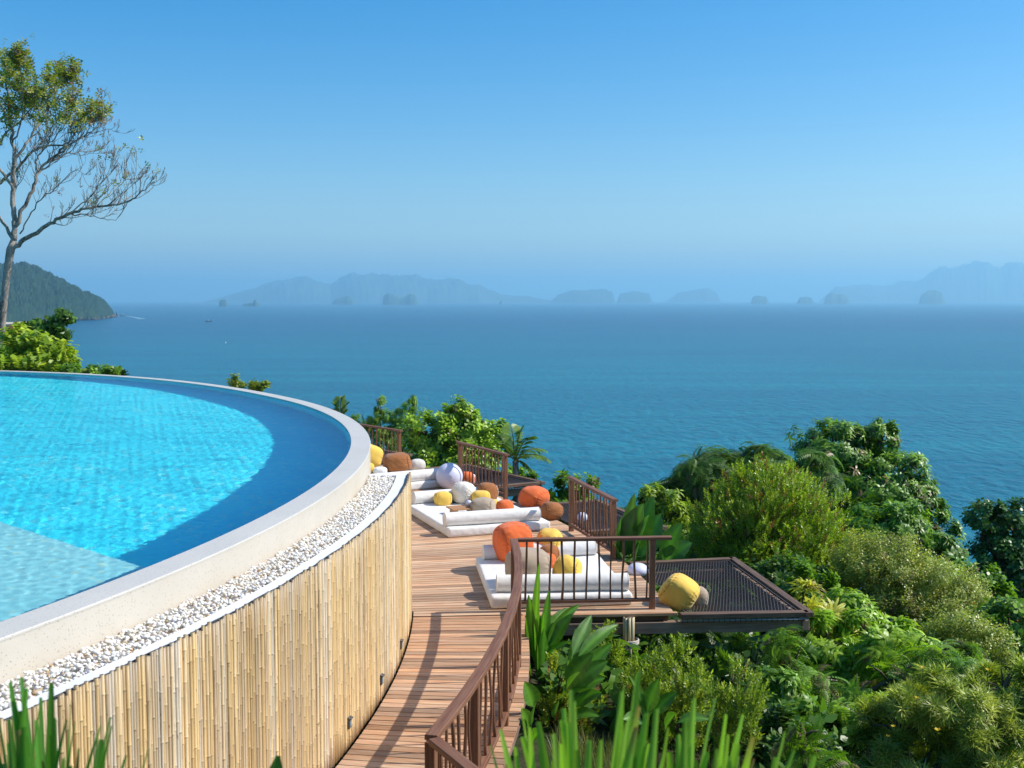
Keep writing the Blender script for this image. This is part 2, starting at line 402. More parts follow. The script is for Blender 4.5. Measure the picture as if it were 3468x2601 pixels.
# ------------------------------------------------------------------ bamboo wall, curb, pebbles, wall lamps
TB0, TB1 = -32.0, 3.7
wall = empty('bamboo_wall', P(20.18, -8, 0), 'curved wall clad in upright yellow bamboo canes beside the boardwalk', 'bamboo wall')
ZT = 1.9
ts = np.linspace(TB0, TB1, 120)
prof = [(20.145, .02), (20.145, ZT - .006), (20.138, ZT), (20.012, ZT), (20.005, ZT - .006), (20.005, ZT - .12)]
m = MB(); m.grid([P(R, t, z) for t in ts for R, z in prof], len(ts), len(prof))
fr = polar_frame(TB1)
c = P(19.893, TB1 + .16, ZT - .06); m.box(c, (.504, .09, .12), fr, .006)
c = P(19.893, TB1 + .29, (ZT - .13) / 2); m.box(c, (.504, .05, ZT - .13), fr, .004)
m.build('curb', M['white_paint'], wall, smooth=False)
ring([(20.03, ZT - .07), (19.6, ZT - .05)], 'gravel_bed', M['sand'], wall, ts=list(ts), wrap=False, far=False)
m = MB(); m.tube([P(20.156, t, ZT + .012 + .004 * sin(t * 3)) for t in np.linspace(TB0, TB1 + .1, 200)], .0085, 6)
m.build('hose', M['rubber'], wall)
m = MB(); t = TB0; rr_ = random.Random(3)
pal = [(.72, .53, .27), (.74, .56, .31), (.66, .47, .24), (.78, .61, .37), (.6, .47, .31), (.7, .62, .5), (.69, .5, .25), (.64, .5, .33)]
while t < TB1 + .12:
    r = rr_.uniform(.0118, .0162)
    if rr_.random() < .03: r = .019
    Rr = 20.185 + rr_.uniform(-.004, .006); top = 1.925 + rr_.uniform(-.014, .02)
    tint = np.array(rr_.choice(pal)) * rr_.uniform(.74, 1.14) * np.array((1.02, .97, .89))
    zs = [.004]; z = rr_.uniform(.05, .3); rs_ = [r]; ct = [tint]
    while z < top - .03:
        zs += [z - .012, z - .004, z + .003, z + .011]; rs_ += [r, r * 1.11, r * 1.1, r * .99]; ct += [tint, tint * (.3 if rr_.random() < .16 else .66), tint * 1.14, tint]
        z += rr_.uniform(.22, .46)
    zs += [top]; rs_ += [r]; ct += [tint * .55]
    lean = rr_.uniform(-.0018, .0018) * 57.3 / 20; k = np.array(zs)
    bow = rr_.uniform(-.25, .25) / 57.3
    pts = [P(Rr, t + lean * zz / 1.9 * 3 + bow * sin(zz * 1.6), zz) for zz in zs]
    ct = np.array(ct); m.tube(pts, rs_, 8, True, ct, tl=(rr_.uniform(0, 50), rr_.uniform(0, 9), 0))
    # flat dark disc on the cane's cut end, the hollow's shade put in as colour
    ca = P(Rr, t + lean * 3, top + .0008); ang = np.arange(8) * math.pi / 4
    m.add([(ca.x + r * .62 * math.cos(a), ca.y + r * .62 * math.sin(a), ca.z) for a in ang] + [tuple(ca)], None, [[8, k_, (k_ + 1) % 8] for k_ in range(8)], (.07, .05, .035))
    t += math.degrees((r * 2 + rr_.uniform(-.0015, .002)) / 20.185)
m.build('cladding', M['bamboo'], wall)
for i, (px, py, lab) in enumerate([(1356, 2181, 'small dark step lamp set low in the bamboo, farthest of three from the foreground'),
                                   (1290, 2300, 'small dark step lamp set low in the bamboo, middle one of three'),
                                   (1181, 2446, 'small dark step lamp set low in the bamboo, closest to the foreground')]):
    best = min((abs((p := P(20.2, t_ / 50, .3)).x / p.y - ray(px, py).x / ray(px, py).y), t_ / 50) for t_ in range(-1000, 150))
    th_ = best[1]; d = ray(px, py); z = H + d.z / d.y * P(20.2, th_, 0).y; fr = polar_frame(th_)
    e = empty('step_lamp', P(20.2, th_, z), lab, 'step lamp', 'step lamps along the bamboo wall')
    m = MB(); m.box(P(20.205, th_, z), (.03, .075, .11), fr, .006); hou = m.build('housing', M['metal'], e, False)
    m = MB(); m.box(P(20.2215, th_, z - .01), (.004, .045, .05), fr, .001); m.build('lens', M['pipe'], hou, False)
    m = MB(); m.box(P(20.226, th_, z + .04), (.02, .075, .012), fr, .003); m.build('hood', M['metal'], hou, False)
# pebbles
ico = bmesh.new(); bmesh.ops.create_icosphere(ico, subdivisions=2, radius=1)
IV = np.array([v.co[:] for v in ico.verts]); IF = np.array([[v.index for v in f.verts] for f in ico.faces]); ico.free()
m = MB(); NP = 6800
tp = RNG.uniform(-27.5, TB1 - .05, NP); Rp = RNG.uniform(19.665, 19.99, NP)
for k in range(NP):
    s_ = RNG.uniform(.010, .019) * (1.35 if RNG.random() < .12 else 1); sz = s_ * np.array([1, RNG.uniform(.65, .95), RNG.uniform(.45, .75)])
    a = RNG.uniform(0, 6.28); b = RNG.normal(0, .35); c = RNG.normal(0, .35)
    Rm = rotz(a) @ np.array([[cos(b), 0, sin(b)], [0, 1, 0], [-sin(b), 0, cos(b)]]) @ np.array([[1, 0, 0], [0, cos(c), -sin(c)], [0, sin(c), cos(c)]])
    f_ = (Rp[k] - 19.64) / .36
    p = P(Rp[k], tp[k], ZT - .045 + (k / NP) * .04 + .025 * (1 - f_) + RNG.normal(0, .004))
    g = RNG.uniform(.7, .88); col = np.array([g, g * RNG.uniform(.94, .99), g * RNG.uniform(.84, .95)])
    u = RNG.random()
    if u < .025: col = np.array([.55, .36, .2])
    elif u < .04: col = np.array([.42, .36, .3])
    elif u < .2: col *= np.array([.95, .86, .74])
    m.add((IV * sz) @ Rm.T + np.array(p), None, IF, col)
tag(m.build('pebbles', M['pebble']), 'white pebbles filling the trough between pool wall and bamboo', 'pebbles', kind='stuff')

# ------------------------------------------------------------------ deck
deck = bpy.data.objects.new('deck', None); C.objects.link(deck); deck.location = P(21, 8, 0)
tag(deck, 'curved timber deck and boardwalk of weathered tan boards', 'deck', kind='structure')
rd = random.Random(5)
m = MB()
def board(m, t0, t1, Ra, Rb, z=0.0, grey=0.0, gap=.0075):
    V = []; L = []; cols = []
    n = 8; o = rd.uniform(0, 60); b = rd.uniform(.62, 1.22); h_ = rd.uniform(-.07, .07)
    ti = np.array([b * (1 + h_), b, b * (1 - h_ * 1.4)]); ti = ti * (1 - grey) + grey * np.array([1.3, 1.42, 1.5]) * b
    for k in range(n):
        R_ = Ra + (Rb - Ra) * k / (n - 1)
        w_ = (t1 - t0) / 2; tm = (t0 + t1) / 2; g = gap / R_ * 57.3
        for (ta, zz) in ((t0 + g, -.03), (t0 + g, -.003), (t0 + g * 1.6, 0), (t1 - g * 1.6, 0), (t1 - g, -.003), (t1 - g, -.03)):
            V.append(P(R_, ta, z + zz)); L.append((R_ + o, (ta - tm) * R_ / 57.3 + o * .37, zz))
    nV = [tuple(v) for v in V]
    q = []
    for k in range(n - 1):
        for j in range(5): q.append([k * 6 + j, (k + 1) * 6 + j, (k + 1) * 6 + j + 1, k * 6 + j + 1])
    e = (n - 1) * 6
    q += [[5, 4, 1, 0], [4, 3, 2, 1], [e, e + 1, e + 4, e + 5], [e + 1, e + 2, e + 3, e + 4]]
    m.add(nV, q, None, ti, L)
bw = .13 / 21.3 * 57.3; t = -17.0
while t < 3.75 - bw * .5: board(m, t, t + bw, 20.22, 21.7); t += bw
t = 3.75
while t < 52: board(m, t, t + bw, 19.5 if t > 4.2 else 20.22, 23.72, grey=.5 + rd.uniform(-.4, .3), gap=.011); t += bw
dk = m.build('boards', M['deckwood'], deck, False)
m = MB()
for R_ in (20.5, 21.1, 21.66): m.tube([P(R_, t, -.085) for t in np.linspace(-17, 4, 30)], .045, 4)
for R_ in (20.4, 22.0, 23.6): m.tube([P(R_, t, -.085) for t in np.linspace(4, 51, 50)], .05, 4)
fr = polar_frame(3.9); m.box(P(22.75, 3.95, -.085), (1.85, .05, .1), fr, .004)
m.build('joists', M['darkwood'], deck, False)
# trim board along the open front edge
m = MB(); m.box(P(22.72, 3.66, -.018), (2.1, .07, .04), fr, .004, (1.0, .95, .9), loc=(3, 0, 0)); m.build('edge_board', M['deckwood'], deck, False)

# ------------------------------------------------------------------ railings
def sweep(m, pts, w, h, tint=(1, 1, 1)):
    """rectangular section (w wide, h tall, top at z) swept along pts with mitred corners"""
    pts = [Vector(p) for p in pts]; n = len(pts); V = []; L = []; acc = 0; ch = .006; o = rd.uniform(0, 40)
    for i in range(n):
        a = (pts[i] - pts[i - 1]) if i else (pts[1] - pts[0]); b = (pts[i + 1] - pts[i]) if i < n - 1 else a
        a = Vector((a.x, a.y, 0)).normalized(); b = Vector((b.x, b.y, 0)).normalized()
        na, nb = Vector((-a.y, a.x, 0)), Vector((-b.y, b.x, 0)); mm = (na + nb).normalized(); s_ = 1 / max(mm.dot(na), .35)
        if i: acc += (pts[i] - pts[i - 1]).length
        for (u, z) in ((-w / 2, -h), (-w / 2, -ch), (-w / 2 + ch, 0), (w / 2 - ch, 0), (w / 2, -ch), (w / 2, -h)):
            V.append(tuple(pts[i] + mm * (u * s_) + Vector((0, 0, z)))); L.append((acc + o, u + o, z))
    q = []
    for i in range(n - 1):
        for j in range(6):
            k = (j + 1) % 6; q.append([i * 6 + j, (i + 1) * 6 + j, (i + 1) * 6 + k, i * 6 + k][::-1])
    e = (n - 1) * 6
    q += [[0, 1, 4, 5], [1, 2, 3, 4], [e + 5, e + 4, e + 1, e], [e + 4, e + 3, e + 2, e + 1]]
    m.add(V, q, None, tint, L)
def railing(label, path, posts, bal, base=0.0, rail_ext=None, group='timber railings of the deck', straight_bal=0):
    """path: list of plan points of the rail; posts / bal: plan points"""
    c = path[len(path) // 2]; e = empty('railing', (c[0], c[1], base), label, 'railing', group)
    m = MB(); sweep(m, [(p[0], p[1], 1.0) for p in (rail_ext or path)], .1, .042); m.build('handrail', M['railwood'], e, False)
    m = MB(); sweep(m, [(p[0], p[1], .15) for p in path], .075, .04); m.build('bottom_rail', M['railwood'], e, False)
    for (x, y, fr, zb) in posts:
        m = MB(); m.box((x, y, (zb + .957) / 2), (.078, .078, .957 - zb), fr, .005, tint=np.array([1, 1, 1]) * rd.uniform(.9, 1.2), loc=(rd.uniform(0, 9),) * 3)
        # grain along the post
        m.l[-1] = m.l[-1][:, [2, 0, 1]]; m.build('post', M['railwood'], e, False)
    for (x, y) in bal:
        zs = np.linspace(.145, .962, 9); a = rd.uniform(.004, .014); p1, p2, w1 = rd.uniform(0, 6), rd.uniform(0, 6), rd.uniform(3, 7)
        r0 = rd.uniform(.0115, .0165)
        m = MB(); m.tube([(x + a * sin(w1 * z + p1), y + a * sin(w1 * 1.2 * z + p2), z) for z in zs], [r0 * rd.uniform(.88, 1.14) for z in zs], 7, True, np.array([1, 1, 1]) * rd.uniform(.75, 1.25), tl=(rd.uniform(0, 30), 0, 0))
        m.build('baluster', M['railwood'], e)
# A: straight front rail
tA = 4.13; fr = polar_frame(tA); pl = lambda R_, t_: P(R_, t_)[:2]
railing('straight dark timber railing across the front edge of the deck before the nearest daybed', [pl(21.62, tA), pl(23.46, tA)],
        [(*pl(23.46, tA), fr, -.02)], [pl(21.57 + .165 * (k + 1), tA) for k in range(11) if k < 11 and 21.57 + .165 * (k + 1) < 23.4], rail_ext=[pl(21.625, tA), pl(23.72, tA)])
# curved rail
ta = np.linspace(tA, -14.4, 9); pst = [tA, -2.0, -6.8, -11.0, -14.4]; bl = []
for a, b in zip(pst[:-1], pst[1:]):
    n = 7 if a == tA else 6
    bl += [pl(21.57, a + (b - a) * (k + 1) / (n + 1)) for k in range(n)]
railing('curved dark timber railing along the outer side of the boardwalk', [pl(21.57, t) for t in ta],
        [(*pl(21.57, t), polar_frame(t), -.25) for t in pst], bl)
# return at the near corner
c0 = P(21.57, -14.4); d0 = Vector((.48, -.877, 0)); c1 = c0 + d0 * .06; c2 = c0 + d0 * 1.9
railing('short timber railing running down from the near corner of the boardwalk', [c1[:2], c2[:2]], [(*c2[:2], rotz(math.atan2(d0.y, d0.x)), -.2)],
        [(c0 + d0 * (.16 + .155 * k))[:2] for k in range(11)])
for (t0, t1, lab) in ((11.4, 17.0, 'timber railing between the two nearest nets, beside the big green leaves'),
                      (25.2, 30.6, 'timber railing beside the large white orb lamp'),
                      (37.6, 43.4, 'farthest timber railing, partly behind the pool rim')):
    tl_ = np.linspace(t0, t1, 3); nb = 13
    railing(lab, [pl(23.6, t0), pl(23.6, t1)], [(*pl(23.6, t0), polar_frame(t0), -.1), (*pl(23.6, t1), polar_frame(t1), -.1)],
            [((1 - k / 14) * pl(23.6, t0)[0] + k / 14 * pl(23.6, t1)[0], (1 - k / 14) * pl(23.6, t0)[1] + k / 14 * pl(23.6, t1)[1]) for k in range(1, 14)],
            rail_ext=[pl(23.6, t0 - .25), pl(23.6, t1 + .25)])
# boardwalk stilts under the curved edge
# ------------------------------------------------------------------ nets
def net(label, t0, t1, Ra, Rb, drop=.03):
    tm = (t0 + t1) / 2; e = empty('hammock_net', P((Ra + Rb) / 2, tm, 0), label, 'hammock net', 'overhanging nets along the deck')
    c4 = [P(Ra, t0, .0), P(Rb, t0, .0), P(Rb, t1, .0), P(Ra, t1, .0)]
    def beam(a, b, w_, h_, zt, ext, name='frame_beam', mt='darkwood'):
        d = (b - a); L_ = d.length; d.normalize(); c = (a + b) / 2; m = MB()
        m.box((c.x, c.y, zt - h_ / 2), (L_ + ext, w_, h_), rotz(math.atan2(d.y, d.x)), .006, tint=np.array([1, 1, 1]) * rd.uniform(.85, 1.2), loc=(rd.uniform(0, 20), rd.uniform(0, 5), 0))
        m.build(name, M[mt], e, False)
    for a, b, ext in ((c4[0], c4[1], .0), (c4[3], c4[2], .0), (c4[1], c4[2], .13)):
        beam(a, b, .12, .07, .0, ext)
    out = (c4[1] - c4[0]).normalized()
    for t_ in (t0 + .33, t1 - .33):
        beam(P(Ra - 1.6, t_, 0), P(Rb + .05, t_, 0), .1, .16, -.145, 0, 'support_beam', 'beamwood')
    beam(P(Rb, t0, 0), P(Rb, t1, 0), .1, .14, -.147, -.13, 'support_beam', 'beamwood')
    # steel pipe and lashing below the frame
    pz = -.105; pp = [P(Ra + .03, t0, pz), P(Rb, t0, pz), P(Rb, t1, pz), P(Ra + .03, t1, pz)]
    m = MB()
    for a, b in zip(pp[:-1], pp[1:]): m.tube([a, b], .017, 8)
    m.build('pipe', M['pipe'], e)
    m = MB()
    inn = [P(Ra + .1, t0 + .22, -drop), P(Rb - .1, t0 + .22, -drop), P(Rb - .1, t1 - .22, -drop), P(Ra + .1, t1 - .22, -drop)]
    for (a, b), (ia, ib) in zip(zip(pp[:-1], pp[1:]), zip(inn[:-1], inn[1:])):
        n = int((b - a).length / .07)
        for k in range(n + 1):
            u = k / n; x = a.lerp(b, u); y = ia.lerp(ib, (u * 1.0))
            m.tube([x + Vector((0, 0, -.03)), x + (x - y).normalized() * .028, x + Vector((0, 0, .026)), (x + y) / 2 + Vector((0, 0, -.01)), y], .0065, 4)
    m.build('lashing', M['cord'], e)
    # net: two crossing families of cords with a little sag
    m = MB(); A_, B_, C_, D_ = inn
    def uv(u, v):
        p = A_.lerp(B_, u).lerp(D_.lerp(C_, u), v); return p + Vector((0, 0, -.16 * 16 * u * (1 - u) * v * (1 - v) * .6))
    nu, nv = 34, 50
    for k in range(-nv, nu + nv):
        for sg in (1, -1):
            pts = []
            for s_ in np.linspace(0, 1, 13):
                u = (k + sg * s_ * nu * .62) / nu if sg > 0 else (k + (1 - s_) * nu * .62) / nu
                if 0 <= u <= 1: pts.append(uv(u, s_))
            if len(pts) > 1: m.tube(pts, .0062, 4, False)
    m.tube(inn, .01, 5); m.tube([inn[3], inn[0]], .01, 5)
    m.build('netting', M['cord'], e)
    return e
net('nearest black net in a dark timber frame, with the big yellow cushion on it', 3.55, 10.75, 23.8, 25.55)
net('black net beyond the second railing, holding the big orange cushion', 16.9, 23.6, 23.8, 25.4)
net('black net behind the railing by the large orb lamp', 29.6, 37.2, 23.8, 25.5)
net('farthest black net, its timber corner showing past the farthest railing', 42.9, 50, 23.8, 25.5)
# bamboo bundle columns under the deck
def column(label, R_, t_, grp):
    b = P(R_, t_, 0); g = float(gz(b.x, b.y)) - .1
    e = empty('support_column', (b.x, b.y, g), label, 'column', grp)
    for (rad_, n, z0, z1, nm) in ((.06, 8, -.42, -.04, 'upper_canes'), (.105, 13, g, -.36, 'lower_canes')):
        m = MB()
        for k in range(n):
            a = k * 2 * math.pi / n; zz = list(np.arange(z0, z1, .22)) + [z1]
            tint = np.array([.6, .5, .3]) * rd.uniform(.8, 1.15)
            m.tube([(b.x + rad_ * cos(a), b.y + rad_ * sin(a), z) for z in zz], .019, 7, True, tint, tl=(rd.uniform(0, 20), 0, 0))
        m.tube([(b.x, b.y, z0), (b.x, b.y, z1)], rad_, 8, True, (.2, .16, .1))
        m.build(nm, M['bamboo'], e)
    m = MB()
    for z in (-.345, -.365, -.385): m.tube([(b.x + .13 * cos(a), b.y + .13 * sin(a), z) for a in np.linspace(0, 6.283, 25)[:-1]], .012, 6, closed=True)
    m.build('rope_band', M['rope'], e)
column('bundled bamboo column tied with pale rope under the near end of the deck', 23.1, 3.52, 'columns under the deck')
column('bundled bamboo column under the deck, hidden behind the first one', 23.12, 9.8, 'columns under the deck')

# ------------------------------------------------------------------ mattresses and bolsters
def rounded_box(size, r, seg=4):
    bm = bmesh.new(); bmesh.ops.create_cube(bm, size=1)
    for v in bm.verts: v.co = Vector((v.co.x * size[0], v.co.y * size[1], v.co.z * size[2]))
    bmesh.ops.bevel(bm, geom=bm.edges[:], offset=r, segments=seg, profile=.5, affect='EDGES')
    for _ in range(2):
        bmesh.ops.subdivide_edges(bm, edges=[e for e in bm.edges if e.calc_length() > .3], cuts=1, use_grid_fill=True)
    bmesh.ops.triangulate(bm, faces=[f for f in bm.faces if len(f.verts) != 4])
    bm.verts.index_update(); V = np.array([v.co[:] for v in bm.verts])
    q = [[v.index for v in f.verts] for f in bm.faces if len(f.verts) == 4]; t_ = [[v.index for v in f.verts] for f in bm.faces if len(f.verts) == 3]
    bm.free(); return V, q, t_
MH = .17
def mattress(label, R_, t_, wr, wt, yaw=0):
    fr = polar_frame(t_ + yaw); c = P(R_, t_, MH / 2)
    e = empty('mattress', (c.x, c.y, 0), label, 'mattress', 'white mattresses on the deck')
    V, q, tt_ = rounded_box((wr, wt, MH), .045); V[:, 2] += .008 * np.sin(V[:, 0] * 5) * np.sin(V[:, 1] * 4) * (V[:, 2] > 0)
    m = MB(); m.add(V @ fr.T + np.array(c), q, tt_); cov = m.build('cover', M['canvas'], e)
    m = MB()
    for z in (MH - .025, .022):
        a, b = wr / 2 - .012, wt / 2 - .012; rr = .035; pts = []
        for (sx, sy, a0) in ((1, 1, 0), (-1, 1, 90), (-1, -1, 180), (1, -1, 270)):
            for k in range(5):
                an = rad(a0 + k * 22.5); pts.append(np.array((sx * (a - rr) + rr * cos(an), sy * (b - rr) + rr * sin(an), 0)) @ fr.T + np.array((c.x, c.y, z)))
        m.tube(pts, .0055, 5, closed=True)
    m.build('piping', M['canvas'], cov); return e
mattress('nearest white mattress, right behind the front railing', 22.24, 7.75, 1.97, 2.5, -1)
mattress('middle white mattress carrying the small wooden table', 22.24, 20.85, 1.97, 2.75, .5)
mattress('farthest white mattress, mostly hidden behind the pool rim', 22.2, 33.6, 1.97, 2.5, .5)
def bolster(label, R_, t_, L_, r, yaw=0):
    fr = polar_frame(t_ + yaw); c = P(R_, t_, MH + r - .008)
    e = empty('bolster', (c.x, c.y, MH), label, 'bolster', 'white bolsters on the mattresses')
    m = MB(); xs_ = [-L_ / 2, -L_ / 2 + .004, -L_ / 2 + .014] + list(np.linspace(-L_ / 2 + .08, L_ / 2 - .08, 14)) + [L_ / 2 - .014, L_ / 2 - .004, L_ / 2]
    rr = [r * .93, r * .985, r] + [r * (1 - .012 * (k % 3 == 0)) for k in range(14)] + [r, r * .985, r * .93]
    pts = [np.array((x, 0, 0)) @ fr.T + np.array(c) for x in xs_]; m.tube(pts, rr, 32); cov = m.build('cover', M['canvas'], e)
    m = MB()
    for x in (-L_ / 2 + .01, L_ / 2 - .01):
        m.tube([np.array((x, r * 1.0 * cos(a), r * 1.0 * sin(a))) @ fr.T + np.array(c) for a in np.linspace(0, 6.283, 29)[:-1]], .005, 5, closed=True)
    m.build('piping', M['canvas'], cov)
bolster('white bolster along the near edge of the nearest mattress, behind the front railing', 22.28, 5.15, 1.84, .122, -1.5)
bolster('white bolster at the back of the nearest mattress, behind the orange cushion', 22.3, 10.55, 1.8, .115)
bolster('white bolster along the near edge of the middle mattress', 22.2, 17.85, 1.8, .125, .6)
bolster('white bolster at the back of the middle mattress, behind the yellow cushions', 22.3, 24.15, 1.8, .125, .5)
bolster('white bolster on the farthest mattress, next to the large orb lamp', 22.2, 30.9, 1.8, .128, .6)

# ------------------------------------------------------------------ cushions
def cubesphere(n):
    V = []; q = []
    g = np.tan(np.linspace(-math.pi / 4, math.pi / 4, n + 1))
    for ax in range(3):
        for sg in (1, -1):
            o = len(V)
            for a in g:
                for b in g:
                    p = [0, 0, 0]; p[ax] = sg; p[(ax + 1) % 3] = a; p[(ax + 2) % 3] = b; V.append(p)
            for i in range(n):
                for j in range(n):
                    f = [o + i * (n + 1) + j, o + (i + 1) * (n + 1) + j, o + (i + 1) * (n + 1) + j + 1, o + i * (n + 1) + j + 1]
                    q.append(f if sg > 0 else f[::-1])
    V = np.array(V, float); key = np.round(V, 6); _, inv, idx = np.unique(key, axis=0, return_index=False, return_inverse=True, return_counts=False) if False else (None, None, None)
    uq, inv = np.unique(key, axis=0, return_inverse=True); inv = inv.ravel()
    return uq, inv[np.array(q)]
CS = cubesphere(30); CF = cubesphere(60)
def cushion(label, box, col, support, yaw=0, roll=0, p=3.0, flat=.0, dY=.0, depth=1.0, seam='band', axis=0):
    x0, y0, x1, y1 = box; xc = (x0 + x1) / 2
    b = at(xc, y1 - (y1 - y0) * .06, support); Y = b.y + dY + .1
    c = atY(xc, (y0 + y1) / 2, Y); w_ = (x1 - x0) * Y / F; h_ = (y1 - y0) * Y / F
    V, q = CF; V = V / np.linalg.norm(V, axis=1)[:, None]
    s_ = (np.abs(V) ** p).sum(1) ** (1 / p); V = V / s_[:, None]
    r = np.random.default_rng(abs(hash(box)) % 1000 if False else int(x0 * 7 + y0))
    n = V / np.linalg.norm(V, axis=1)[:, None]
    # seam grooves and the puckers that run into them
    a = V[:, axis]; o1, o2 = [k for k in range(3) if k != axis]; an = np.arctan2(V[:, o1], V[:, o2])
    d = np.zeros(len(V))
    for s0 in ((-.74, .74) if seam == 'band' else (0.0,)):
        dist = np.abs(a - s0); d -= .06 * np.exp(-(dist / .028) ** 2)
        d += .026 * np.exp(-(dist / .22) ** 2) * (np.sin(an * 17 + r.uniform(0, 6)) * .5 + np.sin(an * 29 + r.uniform(0, 6)) * .4) * np.clip(dist / .05, 0, 1)
    for k in range(7):
        kv = r.normal(0, 1, 3) * 3.2; d += .009 * np.sin(V @ kv + r.uniform(0, 6))
    for k in range(4):
        kv = r.normal(0, 1, 3) * 9; d += .003 * np.sin(V @ kv + r.uniform(0, 6))
    V = V + n * d[:, None]
    yw, rl = rad(yaw), rad(roll)
    R1 = np.array([[cos(rl), 0, sin(rl)], [0, 1, 0], [-sin(rl), 0, cos(rl)]])
    Vr = V @ (rotz(yw) @ R1).T if True else V
    # scale the posed shape so that it fills the cushion's width and height
    mn, mx = Vr.min(0), Vr.max(0); sz = (mx - mn); Vr = (Vr - (mx + mn) / 2) / sz * np.array([w_, w_ * depth, h_])
    zc = c.z; low = zc - h_ / 2
    mid_ = (mx + mn) / 2; pip = []
    for s0 in ((-.74, .74) if seam == 'band' else (0.0,)):
        ring_ = []
        for q_ in np.linspace(0, 2 * math.pi, 41)[:-1]:
            cq, sq = math.cos(q_), math.sin(q_); kk = ((1 - abs(s0) ** p) / (abs(cq) ** p + abs(sq) ** p)) ** (1 / p) * .985
            v_ = np.zeros(3); v_[axis] = s0 * .985; v_[o1] = cq * kk; v_[o2] = sq * kk; ring_.append(v_)
        pip.append(((np.array(ring_) @ (rotz(yw) @ R1).T) - mid_) / sz * np.array([w_, w_ * depth, h_]))
    if flat: Vr[:, 2] = np.maximum(Vr[:, 2], -h_ * (.5 - flat))
    m = MB(); m.add(Vr + np.array(c), q); o = m.build('cushion', M['fab_' + col])
    o.data.transform(Matrix.Translation(-c)); o.location = c
    for ring_ in pip:
        m = MB(); m.tube(ring_, .0075, 6, closed=True); pp_ = m.build('piping', M['fab_' + col]); pp_.parent = o
    tag(o, label, 'cushion', 'loose cushions on the deck and nets')
    return o
S1 = MH
cushion('large orange cushion at the back of the nearest mattress', (1666, 1767, 1809, 1908), 'orange', S1, 25, -6, 2.9, .03)
cushion('large taupe cushion behind the corner of the curved handrail', (1708, 1854, 1868, 1990), 'taupe', S1, 12, 4, 2.8, .03)
cushion('yellow cushion behind the brown one on the nearest mattress', (1811, 1789, 1909, 1893), 'yellow', S1, -15, 8, 2.5, .03, .05)
cushion('small brown cushion leaning on a yellow one on the nearest mattress', (1824, 1843, 1898, 1917), 'brown', S1, 10, 0, 2.3, .03)
cushion('small orange cushion peeking out between taupe and brown on the nearest mattress', (1836, 1872, 1884, 1930), 'orange', S1, 10, 0, 2.3, .03)
cushion('yellow cushion at the front of the nearest mattress, right of the taupe one', (1869, 1879, 1974, 1982), 'yellow', S1, -18, 10, 2.4, .03)
cushion('small yellow cushion left of the wooden table on the middle mattress', (1467, 1664, 1532, 1714), 'yellow', S1, 15, 0, 2.7, .04)
cushion('cream cushion leaning on the back bolster of the middle mattress', (1527, 1630, 1611, 1710), 'cream', S1, -25, 12, 2.7, .03)
cushion('brown cushion at the back of the middle mattress near the railing', (1611, 1634, 1688, 1700), 'brown', S1, 25, 0, 2.7, .04, .1)
cushion('yellow cushion between cream and brown on the middle mattress', (1596, 1661, 1662, 1714), 'yellow', S1, 10, 0, 2.7, .04)
cushion('taupe cushion right of the wooden table', (1592, 1685, 1680, 1746), 'taupe', S1, -10, 0, 2.6, .04)
cushion('small yellow cushion half hidden between taupe and orange on the middle mattress', (1650, 1690, 1690, 1726), 'yellow', S1, 0, 0, 2.3, .04)
cushion('small orange cushion behind the near bolster of the middle mattress', (1679, 1692, 1741, 1738), 'orange', S1, 20, 0, 2.3, .04)
cushion('big orange cushion lying on the second net', (1754, 1646, 1863, 1724), 'orange', -.02, -35, 14, 2.5, .03, .1)
cushion('brown round cushion on the second net, in front of the big orange one', (1827, 1698, 1909, 1766), 'brown', -.02, 20, 10, 2.25, .02, -.05)
cushion('big brown cushion on the farthest mattress', (1293, 1532, 1396, 1602), 'brown', S1, 10, -6, 2.9, .04)
cushion('tall yellow cushion beside the pool rim on the farthest mattress', (1205, 1501, 1300, 1590), 'yellow', S1, 30, 20, 2.9, .02, .15)
cushion('small yellow cushion low against the pool rim', (1220, 1566, 1268, 1608), 'yellow', S1, 0, 0, 2.5, .04)
cushion('small white cushion between yellow and brown on the farthest mattress', (1262, 1580, 1312, 1608), 'white', S1, 0, 0, 2.3, .04)
cushion('pale cream cushion behind the big brown one on the farthest mattress', (1386, 1554, 1442, 1594), 'cream', S1, 15, 0, 2.5, .04, .1)
cushion('orange cushion on the third net, seen through the railing by the orb lamp', (1556, 1597, 1608, 1647), 'orange', 0, 10, 0, 2.5, .04)
cushion('white cushion beside the orange one on the third net', (1585, 1604, 1612, 1640), 'white', 0, 10, 0, 2.3, .04, .25)
cushion('big yellow egg-shaped cushion on the nearest net', (2226, 1944, 2374, 2068), 'yellow', -.03, -20, 32, 3.1, .02, .1, axis=0, seam='band')
cushion('taupe cushion half hidden behind the big yellow one on the nearest net', (2338, 1984, 2400, 2064), 'taupe', -.03, 0, 15, 2.2, .02, .3)

